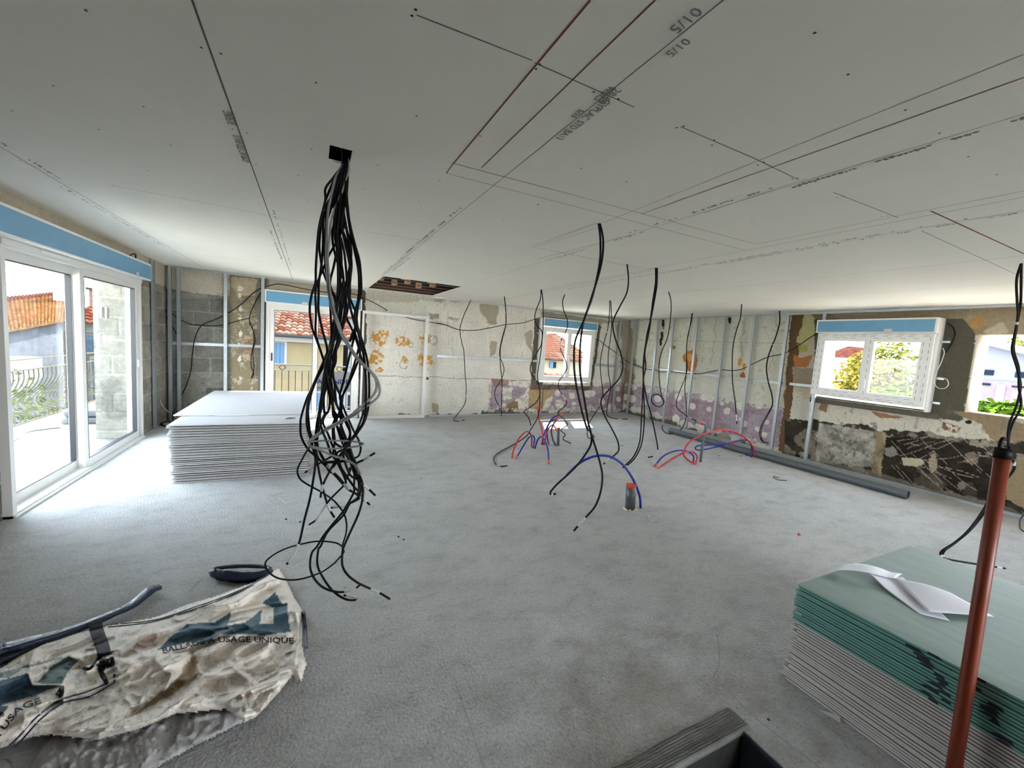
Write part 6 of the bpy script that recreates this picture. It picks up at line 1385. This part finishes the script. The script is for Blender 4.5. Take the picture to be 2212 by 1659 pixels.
leaves('bush', [((-5.6, 8.6, -.35), 1.2, 2.4, .95), ((-5.2, 10.2, -.3), 1.2, 1.2, .9), ((-6.5, 7, -.6), 1.4, 2, .9)], 7000, .12, ((70, 96, 44), (176, 186, 96)), 2, label='leafy green bush filling the view behind the bellied balcony railing', cat='bush')
leaves('bush', [((-3.7, 12.8, .0), .85, .85, .85), ((-3.0, 12.0, -.25), .6, .6, .7)], 2600, .12, ((80, 108, 44), (196, 190, 84)), 3, label='rounded sunlit bush seen just left of the block reveal', cat='bush')
q2 = lambda x, y, X: onx(x, y, X)
c = q2(1862, 800, 13); leaves('tree', [((c.x, c.y - .1, c.z - .25), .7, .8, .8), ((c.x, c.y - .3, c.z - 1.1), 1.0, 1.0, .9)], 4000, .13, ((150, 136, 50), (228, 208, 100)), 4, label='yellow-green tree behind the left pane of the right window', cat='tree')
c = q2(1925, 800, 13.5); leaves('tree', [((c.x, c.y + .1, c.z - .15), .8, .95, .85), ((c.x + .3, c.y + .2, c.z - .9), 1.1, 1.2, 1.0), ((c.x, c.y + .1, c.z + .6), .4, .45, .4), ((c.x + .2, c.y - .9, c.z - .2), .5, .5, .6)], 6000, .12, YG, 5, label='tall feathery tree filling the right pane of the right window', cat='tree')
c = q2(1985, 860, 11); leaves('bush', [((c.x, c.y, c.z - .25), 1.0, 1.1, .5)], 2000, .10, GG, 6, label='bright green bush at the foot of the right window view', cat='bush')
for i, (x, y) in enumerate(((2115, 868), (2150, 872), (2185, 876), (2225, 882))):
    c = q2(x, y, 12.0); leaves('hedge', [((c.x, c.y, c.z - .35), .7, .55, .42), ((c.x, c.y, c.z - 1.1), .8, .6, .6)], 3600, .13, GG, 10 + i, label=['bright green hedge bush at the left end of the row outside the bare opening', 'second hedge bush from the left outside the bare opening', 'third hedge bush from the left outside the bare opening', 'hedge bush cut by the right edge outside the bare opening'][i], cat='hedge', group='hedge outside the bare window opening')
c = q2(2200, 770, 40); leaves('tree', [(tuple(c), 1.5, 1.5, 1.2)], 1200, .3, YG, 15, label='distant tree above the modern house roof', cat='tree')
c = ony(1200, 738, 34); leaves('tree', [((c.x - .8, c.y, c.z - .8), 2.2, 2, 1.1), ((c.x + 1.2, c.y, c.z - 1), 2, 2, 1)], 2600, .3, GG, 16, label='treetops above the roof in the back window', cat='tree')
# modern pale house seen through the bare opening
XM = 25.0; m2 = lambda x, y: onx(x, y, XM)
hm = thing('house', (XM, 6, -3), 'modern pale house with sloping roof and wide dark windows beyond the hedge', 'house')
p = [m2(2060, 725), m2(2230, 765)]; ya, yb = p[0].y + .6, p[1].y - 2
def zl(y): t = (y - m2(2110, 738).y) / (m2(2212, 764).y - m2(2110, 738).y); return m2(2110, 738).z + t * (m2(2212, 764).z - m2(2110, 738).z)
mb = MB(); quad3(mb, [(XM, ya, -3), (XM, yb, -3), (XM, yb, zl(yb)), (XM, ya, zl(ya))], 6, (1, 0, 0)); mb.build('wall', mat('pale_blue_render', (158, 164, 182), .9), hm)
mb = MB(); quad3(mb, [(XM - .4, ya + .2, zl(ya) + .02), (XM - .4, yb, zl(yb) + .02), (XM - .4, yb, zl(yb) + .18), (XM - .4, ya + .2, zl(ya) + .18)], 7, (1, 0, 0)); mb.build('roof', M_h3, hm)
mb = MB(); za, zb = m2(2110, 820).z, -3; mb.box(XM - .08, XM, yb, ya, -3, za); mb.build('lower_wall', mat('pinkish_stone', (160, 146, 154), .9, var=.15, scale=5), hm)
for w_ in (((2115, 798), (2146, 811)), ((2195, 803), (2235, 818))):
    a, b = m2(*w_[0]), m2(*w_[1]); mb = MB(); mb.box(XM - .06, XM + .02, b.y, a.y, b.z, a.z); mb.build('window', M_dark, hm)
for w_ in (((2109, 826), (2141, 833)), ((2188, 833), (2235, 840))):
    a, b = m2(*w_[0]), m2(*w_[1]); mb = MB(); mb.box(XM - .13, XM - .07, b.y, a.y, b.z, a.z); mb.build('window', M_dark, hm)
a, b = m2(2156, 830), m2(2172, 846); mb = MB(); mb.box(XM - .12, XM - .07, b.y, a.y, b.z - .6, a.z); mb.build('door', M_wwall, hm)
# water tower
XT = 60.0; c = onx(2154, 758, XT); tp_, bt = onx(2154, 757, XT).z, onx(2154, 772, XT).z; rr_ = abs(onx(2130, 757, XT).y - onx(2179, 757, XT).y) / 2 * .9
wt = thing('water_tower', (XT, c.y, -3), 'distant cone-shaped water tower above the modern house', 'tower')
mb = MB(); mb.tube([(XT, c.y, bt), (XT, c.y, tp_), (XT, c.y, tp_ + .05)], [rr_ * .12, rr_, rr_ * .97], 28); mb.build('tank', mat('tower_concrete', (170, 164, 160), .9), wt, True)
mb = MB(); mb.tube([(XT, c.y, -3), (XT, c.y, bt + .3)], rr_ * .12, 16); mb.build('shaft', MATS['tower_concrete'], wt, True)
# houses behind the trees of the right window
XG = 34.0; m3 = lambda x, y: onx(x, y, XG)
hg = thing('house', (XG, 12, -3), 'white house with red gable and grey roof edge behind the trees', 'house')
a, b = m3(1972, 780), m3(2020, 780); mb = MB(); z0, z1 = m3(1972, 772).z, m3(2000, 768).z
quad3(mb, [(XG + 3, a.y + .6, -3), (XG + 3, b.y - .8, -3), (XG + 3, b.y - .8, z1 + .1), (XG + 3, a.y + .6, z0)], 5, (1, 0, 0)); mb.build('wall', MATS['pale_blue_render'], hg)
mb = MB(); mb.bar((XG + 2.6, a.y + 1, z0 + .05), (XG + 2.6, b.y - 1, z1 + .2), .9, .12); mb.build('roof', M_irond, hg)
hh_ = thing('house', (XG, 15, -3), 'small pale house with red tiled roof at the left of the right window view', 'house')
a, b = m3(1822, 772), m3(1850, 790); mb = MB(); mb.box(XG, XG + 4, b.y - .2, a.y + 1, -3, a.z + .0); mb.build('wall', M_wwall, hh_)
mb = MB(); tiles(mb, (XG - .3, a.y + 1.2, a.z), (XG - .3, b.y - .4, a.z), (XG + 3, b.y - .4, a.z + .7), (XG + 3, a.y + 1.2, a.z + .9), 14, 8, .06, (190, 100, 84), (210, 140, 120), 9); mb.build('roof', M_tile, hh_)
# houses through the back window
YK = 16.0; k3 = lambda x, y: ony(x, y, YK)
hk = thing('house', (10, YK, -3), 'cream house with ribbed terracotta roof in the back window', 'house')
a = k3(1184, 775); c1 = k3(1250, 782)
mb = MB(); mb.box(a.x - 1.5, c1.x + .7, YK, YK + 5, -3, a.z - .06); mb.build('wall', mat('cream_render', (186, 180, 160), .9, var=.06, scale=2), hk)
mb = MB(); tiles(mb, (a.x - 1.7, YK - .3, a.z), (c1.x + .9, YK - .3, c1.z + .05), (c1.x + 1.2, YK + 4.2, a.z + 1.35), (a.x - 1.7, YK + 4.2, a.z + .85), 26, 12, .05, (186, 120, 96), (214, 168, 144), 12); mb.build('roof', M_tile, hk)
a, b = k3(1192, 782), k3(1200, 795); mb = MB(); mb.box(a.x + .06, b.x, YK - .04, YK + .02, b.z, a.z); mb.build('window', M_dark, hk); mb = MB(); mb.box(a.x - .12, a.x + .05, YK - .06, YK - .02, b.z, a.z); mb.build('shutter', M_shut, hk)
YL = 12.0; a, b = ony(1176, 809, YL), ony(1246, 813, YL)
hn = thing('house', (a.x, YL, -3), 'low roof edge with white-mortared tiles just below the back window', 'house')
mb = MB(); mb.box(a.x - 1, b.x + 1, YL - 3, YL, -3, a.z - .45); mb.build('wall', M_wwall, hn)
mb = MB(); tiles(mb, (a.x - 1.1, YL - 3, a.z - .9), (b.x + 1.1, YL - 3, a.z - .9), (b.x + 1.1, YL, a.z - .02), (a.x - 1.1, YL, a.z - .02), 14, 7, .07, (176, 96, 78), (206, 170, 150), 13); mb.build('roof', M_tile, hn)
S.cycles.max_bounces = 8; S.cycles.diffuse_bounces = 6; S.cycles.transparent_max_bounces = 12; S.cycles.glossy_bounces = 3
S.cycles.sample_clamp_indirect = 6; S.cycles.caustics_reflective = False; S.cycles.caustics_refractive = False
